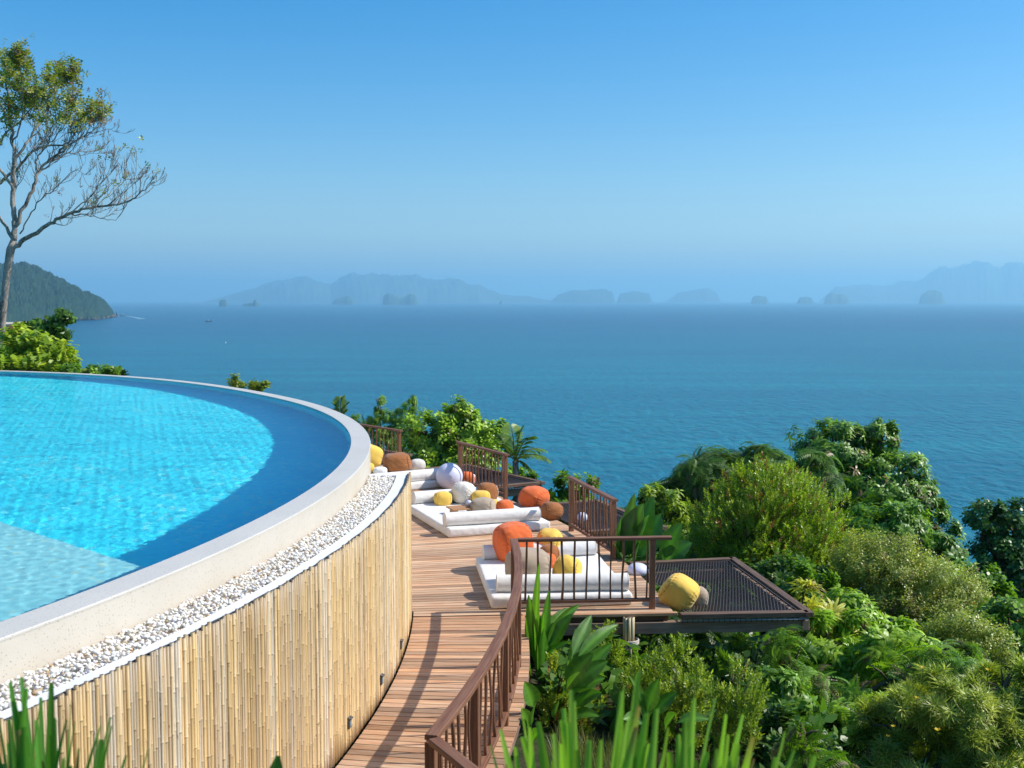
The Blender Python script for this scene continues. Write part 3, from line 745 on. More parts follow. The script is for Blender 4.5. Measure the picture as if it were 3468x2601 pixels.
# ------------------------------------------------------------------ lamps and table
def lamp(label, c, r, sx=1, sz=1):
    m = MB(); V, q = CS; V = V / np.linalg.norm(V, axis=1)[:, None] * np.array([r * sx, r * sx, r * sz])
    e = empty('orb_lamp', (c.x, c.y, c.z - r * sz), label, 'lamp', 'white garden lamps')
    m.add(V + np.array(c), q); m.build('globe', M['lamp'], e)
    m = MB(); m.tube([(c.x, c.y, c.z - r * sz - .002), (c.x, c.y, c.z - r * sz + .012)], r * .36, 24); m.build('base', M['white_paint'], e)
b = at(1522, 1656, 0); rO = 46 * b.y / F
lamp('large white orb lamp standing on the deck by the railing', atY(1522, 1613, b.y + .05), rO)
tb = at(1580, 1712, .3)
lamp('tiny white orb lamp on the small wooden table', atY(1588, 1704, tb.y), 10.5 * tb.y / F)
b = at(2166, 1950, -.02); lamp('white egg-shaped lamp at the edge of the nearest net', atY(2160, 1930, b.y + .1), 36 * b.y / F, 1, .68)
b = at(1972, 1770, -.02); lamp('white lamp behind the balusters of the second railing', atY(1972, 1752, b.y + .1), 18 * b.y / F, 1, 1)
tt_ = math.degrees(math.atan2(tb.y - CY, tb.x - CX)); fr = polar_frame(tt_ + 2); e = empty('low_table', (tb.x, tb.y, MH), 'small low wooden table on the middle mattress', 'table')
zt = .3; ctr = at(1566, 1717, zt)
m = MB()
for k in range(5): m.box(np.array((0, -.164 + .082 * k, 0)) @ fr.T + np.array((ctr.x, ctr.y, zt - .0125)), (.52, .08, .025), fr, .003, tint=np.array([1, 1, 1]) * rd.uniform(.9, 1.1), loc=(rd.uniform(0, 9), k, 0))
m.build('tabletop', M['tablewood'], e, False)
for sx in (-1, 1):
    m = MB(); m.box(np.array((sx * .17, 0, 0)) @ fr.T + np.array((ctr.x, ctr.y, (MH + zt - .025) / 2)), (.05, .34, zt - .025 - MH), fr, .003); m.build('leg', M['tablewood'], e, False)

# ------------------------------------------------------------------ foliage
def unit(v): v = np.asarray(v, float); return v / (np.linalg.norm(v, axis=-1, keepdims=True) + 1e-12)
class Proto:
    def __init__(s): s.V = []; s.q = []; s.t = []; s.k = []; s.n = 0
    def leaf(s, base, d, side, L, W, droop=0.0, shape='lance', fold=.15, shade=1.0, mid=.4):
        base, d, side = np.array(base, float), unit(d), np.array(side, float)
        side = unit(side - d * side.dot(d)); n = np.cross(side, d); dn = np.array((0, 0, -1.0))
        f = lambda t_, w_, up=0: base + d * L * t_ + dn * droop * L * t_ * t_ + side * w_ * W + n * up * W
        if shape == 'rhomb':
            v = [f(0, 0), f(mid, -.5, fold), f(1, 0), f(mid, .5, fold)]; s.V += v; s.q.append([s.n, s.n + 1, s.n + 2, s.n + 3]); s.k += [shade] * 4; s.n += 4
        else:
            v = [f(0, 0), f(.3, -.5, fold), f(.3, .5, fold), f(.66, -.4, fold), f(.66, .4, fold), f(1, 0)]
            s.V += v; o = s.n; s.t += [[o, o + 1, o + 2], [o + 3, o + 5, o + 4]]; s.q.append([o + 1, o + 3, o + 4, o + 2]); s.k += [shade] * 6; s.n += 6
    def done(s):
        return np.array(s.V), np.array(s.q, int).reshape(-1, 4), np.array(s.t, int).reshape(-1, 3), np.array(s.k)
def proto(kind, r):
    p = Proto(); G = 2.399
    if kind == 'small':
        for k in range(13):
            a = k * G + r.random(); h_ = .02 + .18 * k / 12; el = .5 + .5 * k / 12
            d = (cos(a) * (1.1 - el * .6), sin(a) * (1.1 - el * .6), el); p.leaf((0, 0, h_), d, (-sin(a), cos(a), .2), .062 * r.uniform(.8, 1.2), .026, .1, 'rhomb', .12, r.uniform(.8, 1.15))
    elif kind == 'tiny':
        for k in range(16):
            a = k * G + r.random(); h_ = .22 * k / 15
            d = (cos(a), sin(a), .5); p.leaf((.03 * cos(a * 3), .03 * sin(a * 2), h_), d, (-sin(a), cos(a), .3), .042 * r.uniform(.7, 1.2), .024, .1, 'rhomb', .1, r.uniform(.8, 1.15))
    elif kind == 'lance':
        for k in range(9):
            a = k * G + r.random() * .5; el = -.1 + .75 * k / 8
            d = (cos(a), sin(a), el); p.leaf((0, 0, .012 * k), d, (-sin(a), cos(a), .1), .2 * r.uniform(.75, 1.15), .05, .55, 'lance', .12, r.uniform(.85, 1.12))
    elif kind == 'whorl':
        for k in range(26):
            a = k * G; el = 1.1 - 1.2 * (1 - k / 25)
            d = (cos(a), sin(a), el); p.leaf((0, 0, .1 * k / 25), d, (-sin(a), cos(a), 0), .15 * r.uniform(.8, 1.1), .0135, .22, 'rhomb', .1, r.uniform(.85, 1.15), .35)
    elif kind == 'broad':
        for k in range(8):
            a = k * G + r.random() * .6; d = (cos(a), sin(a), .35 + .4 * k / 8)
            p.leaf((.02 * cos(a), .02 * sin(a), .16 * k / 8), d, (-sin(a), cos(a), r.uniform(-.3, .3)), .1 * r.uniform(.8, 1.2), .062, .25, 'lance', .08, r.uniform(.8, 1.15))
    elif kind == 'feather':
        for fr_ in range(2):
            a0 = fr_ * 2.6 + r.random(); L = .42
            for k in range(11):
                u = (k + 1) / 11; bx = L * u; bz = .16 * u - .34 * u * u
                for sg in (-1, 1):
                    ln = .15 * (1 - .55 * abs(u - .35) - .25 * u)
                    cx, cy = bx * cos(a0), bx * sin(a0)
                    d = (cos(a0 + sg * 1.05), sin(a0 + sg * 1.05), -.12)
                    p.leaf((cx, cy, bz), d, (cos(a0), sin(a0), 0), ln, .034, .2, 'rhomb', .03, r.uniform(.85, 1.15), .5)
    elif kind == 'fan':
        for k in range(11):
            a = (k - 5) * .27; d = (sin(a), .25 * cos(a), cos(a) * .9)
            p.leaf((0, 0, .0), d, (cos(a), 0, -sin(a)), .36 * r.uniform(.85, 1.1) * (1 - .05 * abs(k - 5)), .038, .35, 'lance', .1, r.uniform(.85, 1.15))
    elif kind == 'wedge':
        for k in range(9):
            sg = 1 if k % 2 else -1; u = k / 9; d = (sg * .8, .25 * (r.random() - .5), .55 - .6 * u + .3)
            p.leaf((0, 0, .34 * u), d, (0, .9, .5), .2 * r.uniform(.8, 1.1), .085, .35, 'rhomb', .04, r.uniform(.85, 1.15), .78)
    elif kind == 'blade':
        for k in range(12):
            a = k * G; el = .35 + 1.0 * k / 12; d = (cos(a), sin(a), el)
            p.leaf((0, 0, 0), d, (-sin(a), cos(a), 0), .42 * r.uniform(.8, 1.1), .042, .5, 'lance', .12, r.uniform(.85, 1.15))
    return p.done()
PR = {k: [proto(k, np.random.default_rng(40 + i * 7 + j)) for j in range(4)] for i, k in enumerate(('small', 'tiny', 'lance', 'whorl', 'broad', 'feather', 'fan', 'wedge', 'blade'))}
def scatter(mb, pos, axis, kind, scale, cols, r, accent=None, acc_p=0, spread=.2):
    n = len(pos); axis = unit(axis + r.normal(0, spread, axis.shape))
    ref = r.normal(0, 1, (n, 3)); x = unit(np.cross(axis, ref)); y = np.cross(axis, x)
    sc_ = scale * r.uniform(.72, 1.25, n); which = r.integers(0, 4, n)
    c1, c2 = np.array(cols[0]), np.array(cols[1]); f = r.random((n, 1)) ** 1.2
    col = (c1 * (1 - f) + c2 * f) * r.uniform(.78, 1.22, (n, 1)) * np.array((1.95, 1.68, 1.12))
    dead = r.random(n) < .015; col[dead] = np.array((.24, .15, .06)) * r.uniform(.6, 1.2, (dead.sum(), 1))
    if accent is not None:
        k = r.random(n) < acc_p; col[k] = np.array(accent) * r.uniform(.7, 1.2, (k.sum(), 1))
    for w_ in range(4):
        sel = np.where(which == w_)[0]
        if not len(sel): continue
        V, q, t, sh = PR[kind][w_]; nv = len(V)
        R = np.stack([x[sel], y[sel], axis[sel]], -1) * sc_[sel][:, None, None]
        W = np.einsum('nij,vj->nvi', R, V) + pos[sel][:, None]
        off = (np.arange(len(sel)) * nv)[:, None, None]
        cc = (col[sel][:, None] * sh[None, :, None])
        mb.add(W.reshape(-1, 3), (q[None] + off).reshape(-1, 4) if len(q) else None, (t[None] + off).reshape(-1, 3) if len(t) else None, cc.reshape(-1, 3))
NETS = ((3.4, 10.9), (16.7, 23.8), (29.4, 37.4), (42.7, 50.2))
def clear(p):
    R_ = np.hypot(p[:, 0] - CX, p[:, 1] - CY); t_ = np.degrees(np.arctan2(p[:, 1] - CY, p[:, 0] - CX))
    bad = (p[:, 2] > -.55) & (p[:, 2] < 2.5) & (((R_ < 24.05) & (t_ > 3.0) & (t_ < 53)) | ((R_ < 21.95) & (t_ > -20) & (t_ <= 3.0)))
    for a, b in NETS: bad |= (p[:, 2] > -.42) & (p[:, 2] < 1.2) & (R_ > 23.6) & (R_ < 25.75) & (t_ > a) & (t_ < b)
    return ~bad
def lobes_world(lobes, Y):
    out = []
    for l in lobes:
        px, py, rx, ry = l[:4]; dy = l[4] if len(l) > 4 else 0
        y = Y + dy; c = atY(px, py, y); k = y / F
        out.append((np.array(c), np.array((rx * k, max(rx, ry) * k * .9, ry * k))))
    return out
def plant(name, label, cat, Y, lobes, kind, dens, scale, cols, seed, up=.45, accent=None, acc_p=0, group=None, mat='leaf', inner=.35, trunk=.05, spread=.25, part='foliage', outm=None, floor=True):
    r = np.random.default_rng(seed); L = lobes_world(lobes, Y)
    c0 = L[0][0]; base = Vector((c0[0], c0[1], float(gz(c0[0], c0[1]))))
    e = empty(name, base, label, cat, group); mb = MB()
    for c, s_ in L:
        area = 4 * math.pi * (((s_[0] * s_[1]) ** 1.6 + (s_[0] * s_[2]) ** 1.6 + (s_[1] * s_[2]) ** 1.6) / 3) ** (1 / 1.6)
        n = max(3, int(dens * area)); d = unit(r.normal(0, 1, (n, 3)))
        # clumps: pull shoots toward clump centres and vary the radius so that the outline is uneven
        nc = max(5, n // 14); cd = unit(r.normal(0, 1, (nc, 3))); near = np.argmax(d @ cd.T, 1)
        bump = np.where(r.random(nc) < .12, r.uniform(1.08, 1.28, nc), r.uniform(.7, 1.1, nc))[near]; d = unit(d + .75 * (cd[near] - d))
        rho = bump * (1 - inner * r.random(n) ** 1.6)
        d = unit(d + r.normal(0, .1, d.shape))
        pos = c + d * rho[:, None] * s_
        nrm = unit(d / s_); ax = unit(nrm * (1 - up) + np.array((0, 0, up)))
        if floor:
            g = gz(pos[:, 0], pos[:, 1]); k = pos[:, 2] > g + .05; pos, ax = pos[k], ax[k]
        k = clear(pos); pos, ax = pos[k], ax[k]
        if len(pos): scatter(mb, pos, ax, kind, scale, cols, r, accent, acc_p, spread)
    assert mb.n, label
    mb.build(part, M[mat], e)
    m = MB()
    for c, s_ in L:
        b = np.array(base) + r.normal(0, trunk, 3) * np.array((1, 1, 0)); mid = (b + c) / 2 + r.normal(0, .12, 3) * np.linalg.norm(c - b) * .4
        tp = [b, mid, c, c + np.array((r.normal(0, .3) * s_[0], r.normal(0, .3) * s_[1], s_[2] * .7))]
        m.tube(tp, [trunk, trunk * .8, trunk * .55, trunk * .2], 6)
        for k in range(4):
            d = unit(r.normal(0, 1, 3)) ; d[2] = abs(d[2]); m.tube([c - s_ * np.array((0, 0, .3)), c + d * s_ * .45, c + d * s_ * .85], [trunk * .4, trunk * .25, trunk * .1], 5)
    m.build('stems', M['stem'], e); return e
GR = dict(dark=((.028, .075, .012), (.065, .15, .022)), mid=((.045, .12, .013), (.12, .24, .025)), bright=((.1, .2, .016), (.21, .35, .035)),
          pale=((.1, .16, .035), (.25, .3, .085)), gloss=((.02, .075, .02), (.05, .13, .035)))
# ---- shrubs and trees on the slope to the right
PG = 'plants on the slope below the deck'
plant('tree', 'tall dark green tree with drooping lance leaves standing highest against the sea', 'tree', 31, [(2830, 1530, 150, 105), (2985, 1480, 70, 60), (2960, 1640, 190, 130), (3080, 1720, 120, 120), (2800, 1690, 150, 150, .5), (3120, 1850, 110, 110), (2960, 1850, 190, 120)],
      'lance', 60, 1.0, GR['mid'], 1, .35, (.13, .1, .03), .03, PG, 'gloss_leaf', .3, .12)
plant('feathery_tree', 'feathery leaved tree left of the tall dark tree', 'tree', 27, [(2400, 1620, 150, 100), (2560, 1590, 150, 85), (2290, 1690, 100, 80), (2730, 1640, 120, 100), (2450, 1760, 180, 120)],
      'feather', 34, 1.0, GR['dark'], 2, .35, (.09, .14, .02), .25, PG, 'leaf', .35, .08)
plant('shrub', 'large yellow green bush with small leaves and reddish shoot tips beyond the nearest net', 'shrub', 22.5, [(2590, 1690, 150, 130), (2520, 1800, 180, 150), (2700, 1800, 160, 150), (2620, 1930, 220, 130), (2800, 1900, 110, 110), (2400, 1900, 110, 110)],
      'small', 165, 1.0, ((.085, .17, .012), (.21, .3, .025)), 3, .6, (.28, .11, .03), .07, PG, 'leaf', .3, .06)
plant('shrub', 'lance leaved bush below the tall dark tree', 'shrub', 24.5, [(3000, 1790, 150, 95), (3160, 1880, 120, 100), (2920, 1880, 140, 90)], 'lance', 60, 1.0, GR['mid'], 4, .3, None, 0, PG, 'leaf', .35)
plant('shrub', 'pale green bush with small dusty leaves in the middle of the slope', 'shrub', 20.5, [(2980, 1930, 150, 100), (3130, 2020, 160, 110), (2900, 2030, 140, 100), (3230, 2080, 130, 100), (3040, 2110, 190, 100)],
      'tiny', 210, 1.15, GR['pale'], 5, .6, (.2, .13, .06), .04, PG, 'leaf', .3)
plant('tree', 'glossy dark leaved tree at the right edge against the sea', 'tree', 25, [(3330, 1760, 50, 70), (3440, 1790, 80, 90), (3400, 1900, 130, 110), (3390, 2030, 150, 110), (3480, 1960, 120, 160)],
      'broad', 95, 1.0, GR['gloss'], 6, .45, None, 0, PG, 'gloss_leaf', .45, .08)
plant('shrub', 'leafy mid green bush at the right edge below the glossy tree', 'shrub', 18.5, [(3420, 2120, 130, 90), (3330, 2180, 120, 80), (3450, 2230, 120, 110)], 'broad', 100, .95, GR['mid'], 7, .5, (.22, .1, .04), .04, PG, 'leaf', .4)
plant('shrub', 'bright lance leaved shrub just beyond the corner of the nearest net', 'shrub', 16.2, [(2800, 2170, 110, 75), (2930, 2160, 120, 80), (3050, 2200, 110, 80), (2760, 2260, 110, 80), (2900, 2280, 150, 90)],
      'lance', 95, .85, GR['bright'], 8, .5, None, 0, PG, 'leaf', .35)
plant('feathery_shrub', 'fine feathery mimosa in front of the bright lance leaved shrub', 'shrub', 14.2, [(2680, 2260, 80, 120), (2780, 2370, 120, 110), (2900, 2340, 110, 90), (2640, 2420, 100, 100), (3020, 2300, 120, 80), (3200, 2240, 150, 70)],
      'feather', 46, .62, GR['mid'], 9, .5, (.16, .13, .05), .12, PG, 'leaf', .45)
plant('oleander_shrub', 'bright narrow leaved oleander shrub filling the lower right corner', 'shrub', 11.6, [(3200, 2380, 170, 90), (3400, 2330, 120, 80), (3050, 2460, 130, 100), (3300, 2500, 190, 130), (3440, 2480, 120, 160), (3120, 2600, 190, 120), (2940, 2560, 100, 90)],
      'whorl', 105, .95, ((.1, .17, .03), (.27, .34, .1)), 10, .55, None, 0, PG, 'leaf', .4)
for k, (nm, px, py, rx, ry, Y, kind, dens, sc_, cols, lab) in enumerate([
    ('shrub', 2880, 2060, 90, 60, 18.2, 'lance', 80, .8, GR['bright'], 'bright leafy sprays between the nearest net and the pale green bush'),
    ('shrub', 2740, 1990, 90, 60, 19.5, 'broad', 90, .9, GR['mid'], 'leafy shrub close behind the outer edge of the nearest net'),
    ('feathery_shrub', 3060, 2210, 120, 60, 15.6, 'feather', 50, .7, GR['bright'], 'light feathery sprays above the oleander shrub'),
    ('shrub', 3250, 2170, 110, 60, 16.5, 'tiny', 230, 1.1, GR['pale'], 'pale small leaved sprays below the pale green bush'),
    ('shrub', 2620, 2330, 90, 60, 13.4, 'lance', 90, .8, GR['mid'], 'lance leaved shrub under the shade of the net corner'),
    ('feathery_shrub', 2960, 2400, 110, 80, 12.6, 'feather', 55, .6, GR['bright'], 'bright feathery sprays left of the oleander shrub'),
    ('shrub', 3180, 1960, 80, 60, 21.5, 'lance', 80, .9, GR['bright'], 'bright lance leaved sprays under the tall dark tree'),
    ('shrub', 3240, 2280, 110, 60, 15.2, 'lance', 95, .8, GR['mid'], 'leafy sprays directly above the bright oleander shrub'),
    ('shrub', 2640, 1960, 120, 60, 20.8, 'broad', 95, 1.0, GR['dark'], 'dark leaves at the foot of the large yellow green bush'),
    ('shrub', 3300, 1990, 90, 70, 22.0, 'broad', 90, 1.0, GR['mid'], 'round leaved shrub left of the glossy dark tree')]):
    plant(nm, lab, 'shrub', Y, [(px, py, rx, ry), (px + rx * .7, py + ry * .5, rx * .8, ry * .8), (px - rx * .6, py + ry * .6, rx * .8, ry * .7)], kind, dens, sc_, cols, 100 + k, .5, None, 0, PG, 'leaf', .5, .025)
fl = random.Random(2)
for k, (px, py) in enumerate([(3125, 2262), (3345, 2270), (3105, 2365), (3175, 2475), (3025, 2462), (3008, 2495)]):
    c = atY(px, py, 10.75 + .25 * (k % 3)); e = empty('oleander_flower', c, ['yellow flower at the upper left of the oleander shrub', 'yellow flower high at the right of the oleander shrub', 'yellow flower left of centre on the oleander shrub',
        'brightest yellow flower in the middle of the oleander shrub', 'small yellow flower at the left of the oleander shrub', 'lowest yellow flower on the left of the oleander shrub'][k], 'flower', 'yellow flowers on the oleander shrub')
    m = MB(); a0 = fl.random() * 6; s_ = .034 if k == 3 else .024
    for j in range(5):
        a = a0 + j * 1.2566; d = np.array((cos(a), sin(a), .8)); sd = np.array((-sin(a), cos(a), 0)); b = np.array(c)
        m.add([b, b + d * s_ * .6 - sd * s_ * .4, b + d * s_ * 1.1 + np.array((0, 0, -.2 * s_)), b + d * s_ * .6 + sd * s_ * .5], [[0, 1, 2, 3]], None, (.75, .5, .02))
    m.build('petals', M['leaf'], e); m = MB(); m.tube([c - Vector((0, 0, .12)), c], .003, 5, True, (.06, .1, .02)); m.build('stalk', M['leaf'], e)
SG = 'upright small leaved shrubs below the deck'
for k, (px, py, rx, ry, Y, lab) in enumerate([(2180, 2330, 85, 90, 13.2, 'upright small leaved shrub in front of the bamboo column'), (2310, 2340, 80, 130, 12.6, 'taller small leaved shrub right of the bamboo column'),
        (2490, 2400, 75, 110, 12.0, 'round small leaved shrub below the middle of the nearest net'), (2050, 2200, 55, 60, 14.4, 'small leaved shrub between the broad banana-like leaves and the column')]):
    plant('shrub', lab, 'shrub', Y, [(px, py, rx, ry), (px + 12, py + ry * .8, rx * 1.1, ry * .8)], 'small', 240, .78, ((.07, .14, .014), (.19, .27, .035)), 20 + k, .65, None, 0, SG, 'leaf', .4, .02)
plant('shrub', 'small leaved shrub with orange red young leaves beside the boardwalk railing', 'shrub', 13.0, [(1890, 2330, 70, 90), (1860, 2470, 80, 110), (1960, 2430, 70, 80)], 'small', 260, .7,
      ((.1, .18, .015), (.26, .31, .03)), 30, .6, (.4, .13, .03), .07, PG, 'leaf', .4, .02)
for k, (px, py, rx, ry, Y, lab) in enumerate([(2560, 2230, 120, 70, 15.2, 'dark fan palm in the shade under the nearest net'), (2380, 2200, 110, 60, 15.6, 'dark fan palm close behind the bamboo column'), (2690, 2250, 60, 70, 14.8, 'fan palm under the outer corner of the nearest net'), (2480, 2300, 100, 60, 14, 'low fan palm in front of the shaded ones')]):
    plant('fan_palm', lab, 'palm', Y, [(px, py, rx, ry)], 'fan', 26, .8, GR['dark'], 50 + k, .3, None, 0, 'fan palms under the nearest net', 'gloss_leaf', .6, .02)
for k, (px, py, s_, lab) in enumerate([(2720, 2010, 50, 'yellow striped spiky plant behind the outer corner of the nearest net'), (2790, 2090, 70, 'larger yellow striped spiky plant right of the net corner'), (2860, 2150, 40, 'low yellow striped spiky plant right of the net corner')]):
    plant('dracaena', lab, 'plant', 16.6, [(px, py, s_, s_ * .8)], 'blade', 26, .8, ((.16, .22, .03), (.42, .42, .12)), 60 + k, .5, None, 0, 'yellow striped spiky plants by the net', 'leaf', .6, .02)
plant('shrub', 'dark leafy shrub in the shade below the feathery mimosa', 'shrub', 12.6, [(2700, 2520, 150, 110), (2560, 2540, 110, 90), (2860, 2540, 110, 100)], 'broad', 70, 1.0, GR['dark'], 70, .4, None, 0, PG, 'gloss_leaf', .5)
plant('feathery_shrub', 'feathery fronds low at the bottom right of the slope', 'shrub', 10.4, [(2720, 2480, 70, 50), (2780, 2580, 100, 60)], 'feather', 55, .55, GR['mid'], 71, .45, (.14, .13, .04), .1, PG, 'leaf', .5)
plant('feathery_shrub', 'feathery green shrub growing up under the nearest net, seen through its mesh', 'shrub', 16.6, [(2420, 2030, 60, 40), (2530, 2050, 60, 30), (2340, 2060, 50, 40)], 'feather', 40, .6, GR['bright'], 72, .5, None, 0, PG, 'leaf', .5, .02)
# ---- plants seen between deck and sea
BG = 'bushes behind the deck'
plant('bamboo_thicket', 'fine leaved feathery bamboo thicket next to the farthest railing', 'bush', 36, [(1310, 1450, 90, 60), (1240, 1440, 60, 45), (1380, 1420, 70, 60), (1330, 1520, 110, 70), (1285, 1390, 18, 60), (1400, 1370, 14, 40)], 'lance', 70, .55, ((.06, .15, .02), (.15, .26, .04)), 80, .6, None, 0, BG, 'leaf', .5, .04)
plant('bush', 'dense bright leafy bush behind the third railing', 'bush', 33, [(1460, 1470, 100, 70), (1570, 1450, 90, 65), (1500, 1560, 130, 80), (1620, 1530, 90, 80), (1550, 1400, 30, 40), (1660, 1480, 60, 50)], 'broad', 70, 1.2, GR['bright'], 81, .5, (.22, .17, .05), .03, BG, 'gloss_leaf', .4, .06)
plant('bush', 'small leafy bush in front of the sea beyond the second railing', 'bush', 27, [(1930, 1660, 45, 50), (1890, 1690, 40, 35), (2000, 1640, 22, 18), (1950, 1720, 70, 40)], 'broad', 85, 1.1, GR['mid'], 82, .5, None, 0, BG, 'leaf', .5)
plant('bush', 'leafy bush left of the feathery tree behind the big leaves', 'bush', 25, [(2210, 1690, 60, 55), (2270, 1760, 90, 80), (2160, 1740, 50, 40), (2330, 1840, 110, 90)], 'lance', 60, .85, ((.08, .16, .016), (.2, .29, .035)), 83, .5, None, 0, BG, 'leaf', .45)
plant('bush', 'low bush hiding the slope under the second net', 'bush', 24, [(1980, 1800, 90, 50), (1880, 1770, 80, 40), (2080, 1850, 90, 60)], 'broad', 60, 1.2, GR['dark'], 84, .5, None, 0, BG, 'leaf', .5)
plant('bush', 'low bush under the third net', 'bush', 31, [(1680, 1620, 60, 40), (1760, 1640, 50, 40), (1600, 1600, 60, 40)], 'broad', 60, 1.3, GR['mid'], 85, .5, None, 0, BG, 'leaf', .5)
plant('bush', 'sparse leafy twig tops peeking over the pool rim', 'bush', 35, [(805, 1300, 25, 22), (880, 1312, 40, 12), (840, 1330, 50, 14)], 'broad', 90, 1.0, ((.08, .14, .015), (.2, .26, .04)), 86, .5, None, 0, BG, 'leaf', .6)
plant('bush', 'low dark leafed plants along the far pool rim', 'bush', 35, [(330, 1266, 70, 16), (250, 1262, 50, 14), (400, 1268, 30, 10)], 'broad', 80, 1.1, GR['mid'], 87, .5, None, 0, BG, 'leaf', .6)
# ---- plants behind the far left of the pool
plant('fishtail_palm', 'bright yellow green fishtail palm behind the left end of the pool', 'palm', 37, [(90, 1190, 75, 40), (170, 1215, 70, 40), (120, 1245, 110, 30), (60, 1160, 40, 26), (215, 1235, 40, 24)], 'wedge', 46, 1.35, ((.09, .17, .015), (.24, .33, .035)), 90, .7, None, 0, 'palms behind the pool', 'leaf', .6, .05)
plant('fishtail_palm', 'dark fishtail palm frond rising against the sea behind the pool', 'palm', 39, [(115, 1125, 34, 18), (155, 1120, 40, 24), (190, 1098, 30, 24), (212, 1082, 14, 22), (205, 1115, 14, 20)], 'wedge', 95, .95, GR['dark'], 91, .2, None, 0, 'palms behind the pool', 'gloss_leaf', .5, .05)
plant('bush', 'dark shrubs at the foot of the bare tree by the pool', 'bush', 38, [(20, 1220, 60, 45), (-60, 1210, 90, 60), (250, 1250, 40, 16), (60, 1255, 90, 20)], 'broad', 50, 1.3, GR['mid'], 92, .5, None, 0, BG, 'leaf', .5)

# ---- big bladed leaves
def bigleaf(mb, base, az, el, L, W, bend, fold=.25, pet=.25, tint=(.05, .12, .02), n=14, tw=0.0, wav=0.0, shape=1.0, mid=(1.5, 1.6, 1.3), tip=False):
    """a broad leaf: petiole, then blade with raised edges, arching by 'bend' radians over its length"""
    base = np.array(base, float); pts = [base]; a = el; T = []
    h = np.array((cos(az), sin(az), 0)); step = L / n
    for k in range(n):
        d = h * cos(a) + np.array((0, 0, sin(a))); T.append(d); pts.append(pts[-1] + d * step); a -= bend / n
    T.append(T[-1]); side0 = np.array((-sin(az), cos(az), 0)); V = []; cols = []
    for k in range(n + 1):
        u = k / n; v = max(0.0, (u - pet) / (1 - pet)); wd = W * .5 * (math.sin(math.pi * v ** (.75 * shape)) ** .8 if 0 < v < 1 else 0) + .006
        t = T[k]; s_ = side0 * cos(tw) + np.cross(t, side0) * sin(tw); nn = np.cross(s_, t); nn = nn if nn[2] > 0 else -nn
        for j, e in enumerate((-1, -.5, 0, .5, 1)):
            up = fold * abs(e) * wd + wav * wd * math.sin(u * 19 + e * 3) * abs(e)
            V.append(pts[k] + s_ * e * wd + nn * up); f = .9 + .2 * math.sin(u * 47 + j) * .5
            cols.append(np.array((.26, .17, .07)) if tip and k >= n else np.array(tint) * (np.array(mid) if e == 0 else f))
    mb.grid(V, n + 1, 5, np.array(cols))
lr = random.Random(12)
def bigplant(name, label, cat, base, leaves, mat='gloss_leaf', group=None):
    e = empty(name, base, label, cat, group)
    for lf in leaves:
        m = MB(); bigleaf(m, **lf); m.build('leaf', M[mat], e)
    return e
def aim(base, tip_px, Y, bend):
    """direction and length of a leaf that starts at base and ends near the given photo point at depth Y"""
    tip = atY(*tip_px, Y); d = tip - Vector(base); L = d.length; el = math.asin(d.z / L); az = math.atan2(d.y, d.x)
    return dict(base=base, az=az, el=el + bend * .5, L=L * (1 + bend * bend / 24), bend=bend)
# banana-like plants by the straight railing: (tip x, tip y, depth, width, bend)
def leafy(name, label, foot_px, Y, tips, W0, tint, group, pet=.3, cat='plant', **kw):
    c = atY(*foot_px, Y); g = float(gz(c.x, c.y)); base = (c.x, c.y, g)
    lv = []
    for (px, py, dy, wd, bend, *ft) in tips:
        b = (c.x + lr.uniform(-.05, .05), c.y + lr.uniform(-.05, .05), g)
        if ft: f_ = atY(ft[0], ft[1], Y); b = (f_.x, f_.y, f_.z)
        d = aim(b, (px, py), Y + dy, bend); k = lr.uniform(.8, 1.25)
        lv.append(dict(d, W=W0 * wd, pet=0.12 if ft else pet, tint=tuple(t * k for t in tint), tw=lr.uniform(.55, 1.35) * (1 if math.cos(d['az']) > 0 else -1), fold=lr.uniform(.15, .45), wav=.05, **kw))
    return bigplant(name, label, cat, base, lv, 'leaf', group)
BL = 'broad leaved plants beside the railings'
leafy('heliconia', 'tall banana-like plant with upright leaves rising past the corner of the railing', (1800, 2340), 14.0,
      [(1828, 1905, 0, 1.0, .1, 1815, 2220), (1790, 2015, .1, 1.1, .1, 1812, 2260), (1780, 2090, -.1, .9, .05, 1785, 2270), (1845, 2070, 0, 1.3, .2, 1840, 2280), (1842, 2130, -.2, 1.2, .15, 1838, 2330), (1965, 2052, .3, 1.1, .9, 1850, 2200), (1925, 2062, .4, 1.2, .5, 1840, 2180), (1940, 2080, .1, 1.3, .3, 1855, 2210),
       (1900, 2240, -.3, .9, .9, 1830, 2300), (1925, 2175, 0, .8, .9, 1830, 2270), (1860, 2000, .1, .9, .1, 1835, 2240), (1808, 2110, -.2, 1.0, .1, 1815, 2320), (1880, 2110, .2, 1.0, .3, 1845, 2260), (1770, 2180, -.3, .9, .1, 1790, 2330)], .14, (.09, .23, .02), BL)
leafy('heliconia', 'banana-like plant with leaves fanning to the right below the straight railing', (1900, 2420), 12.6,
      [(2003, 2085, .4, 1.2, .2, 1935, 2230), (2092, 2120, .4, 1.0, .6, 1950, 2240), (2075, 2180, .2, 1.5, .3, 1930, 2330), (2060, 2240, .1, 1.4, .5, 1930, 2340), (2050, 2300, 0, 1.3, .7, 1920, 2370), (2040, 2350, -.1, 1.2, .9, 1930, 2400), (2010, 2215, 0, 1.5, .4, 1915, 2330), (1965, 2280, -.3, 1.0, .5, 1900, 2390), (2030, 2430, -.2, 1.0, 1.0, 1920, 2440), (1950, 2130, .2, .9, .1, 1925, 2320), (1985, 2170, .3, 1.0, .2, 1930, 2320), (1890, 2380, -.4, 1.0, .6, 1880, 2440)], .14, (.085, .21, .02), BL)
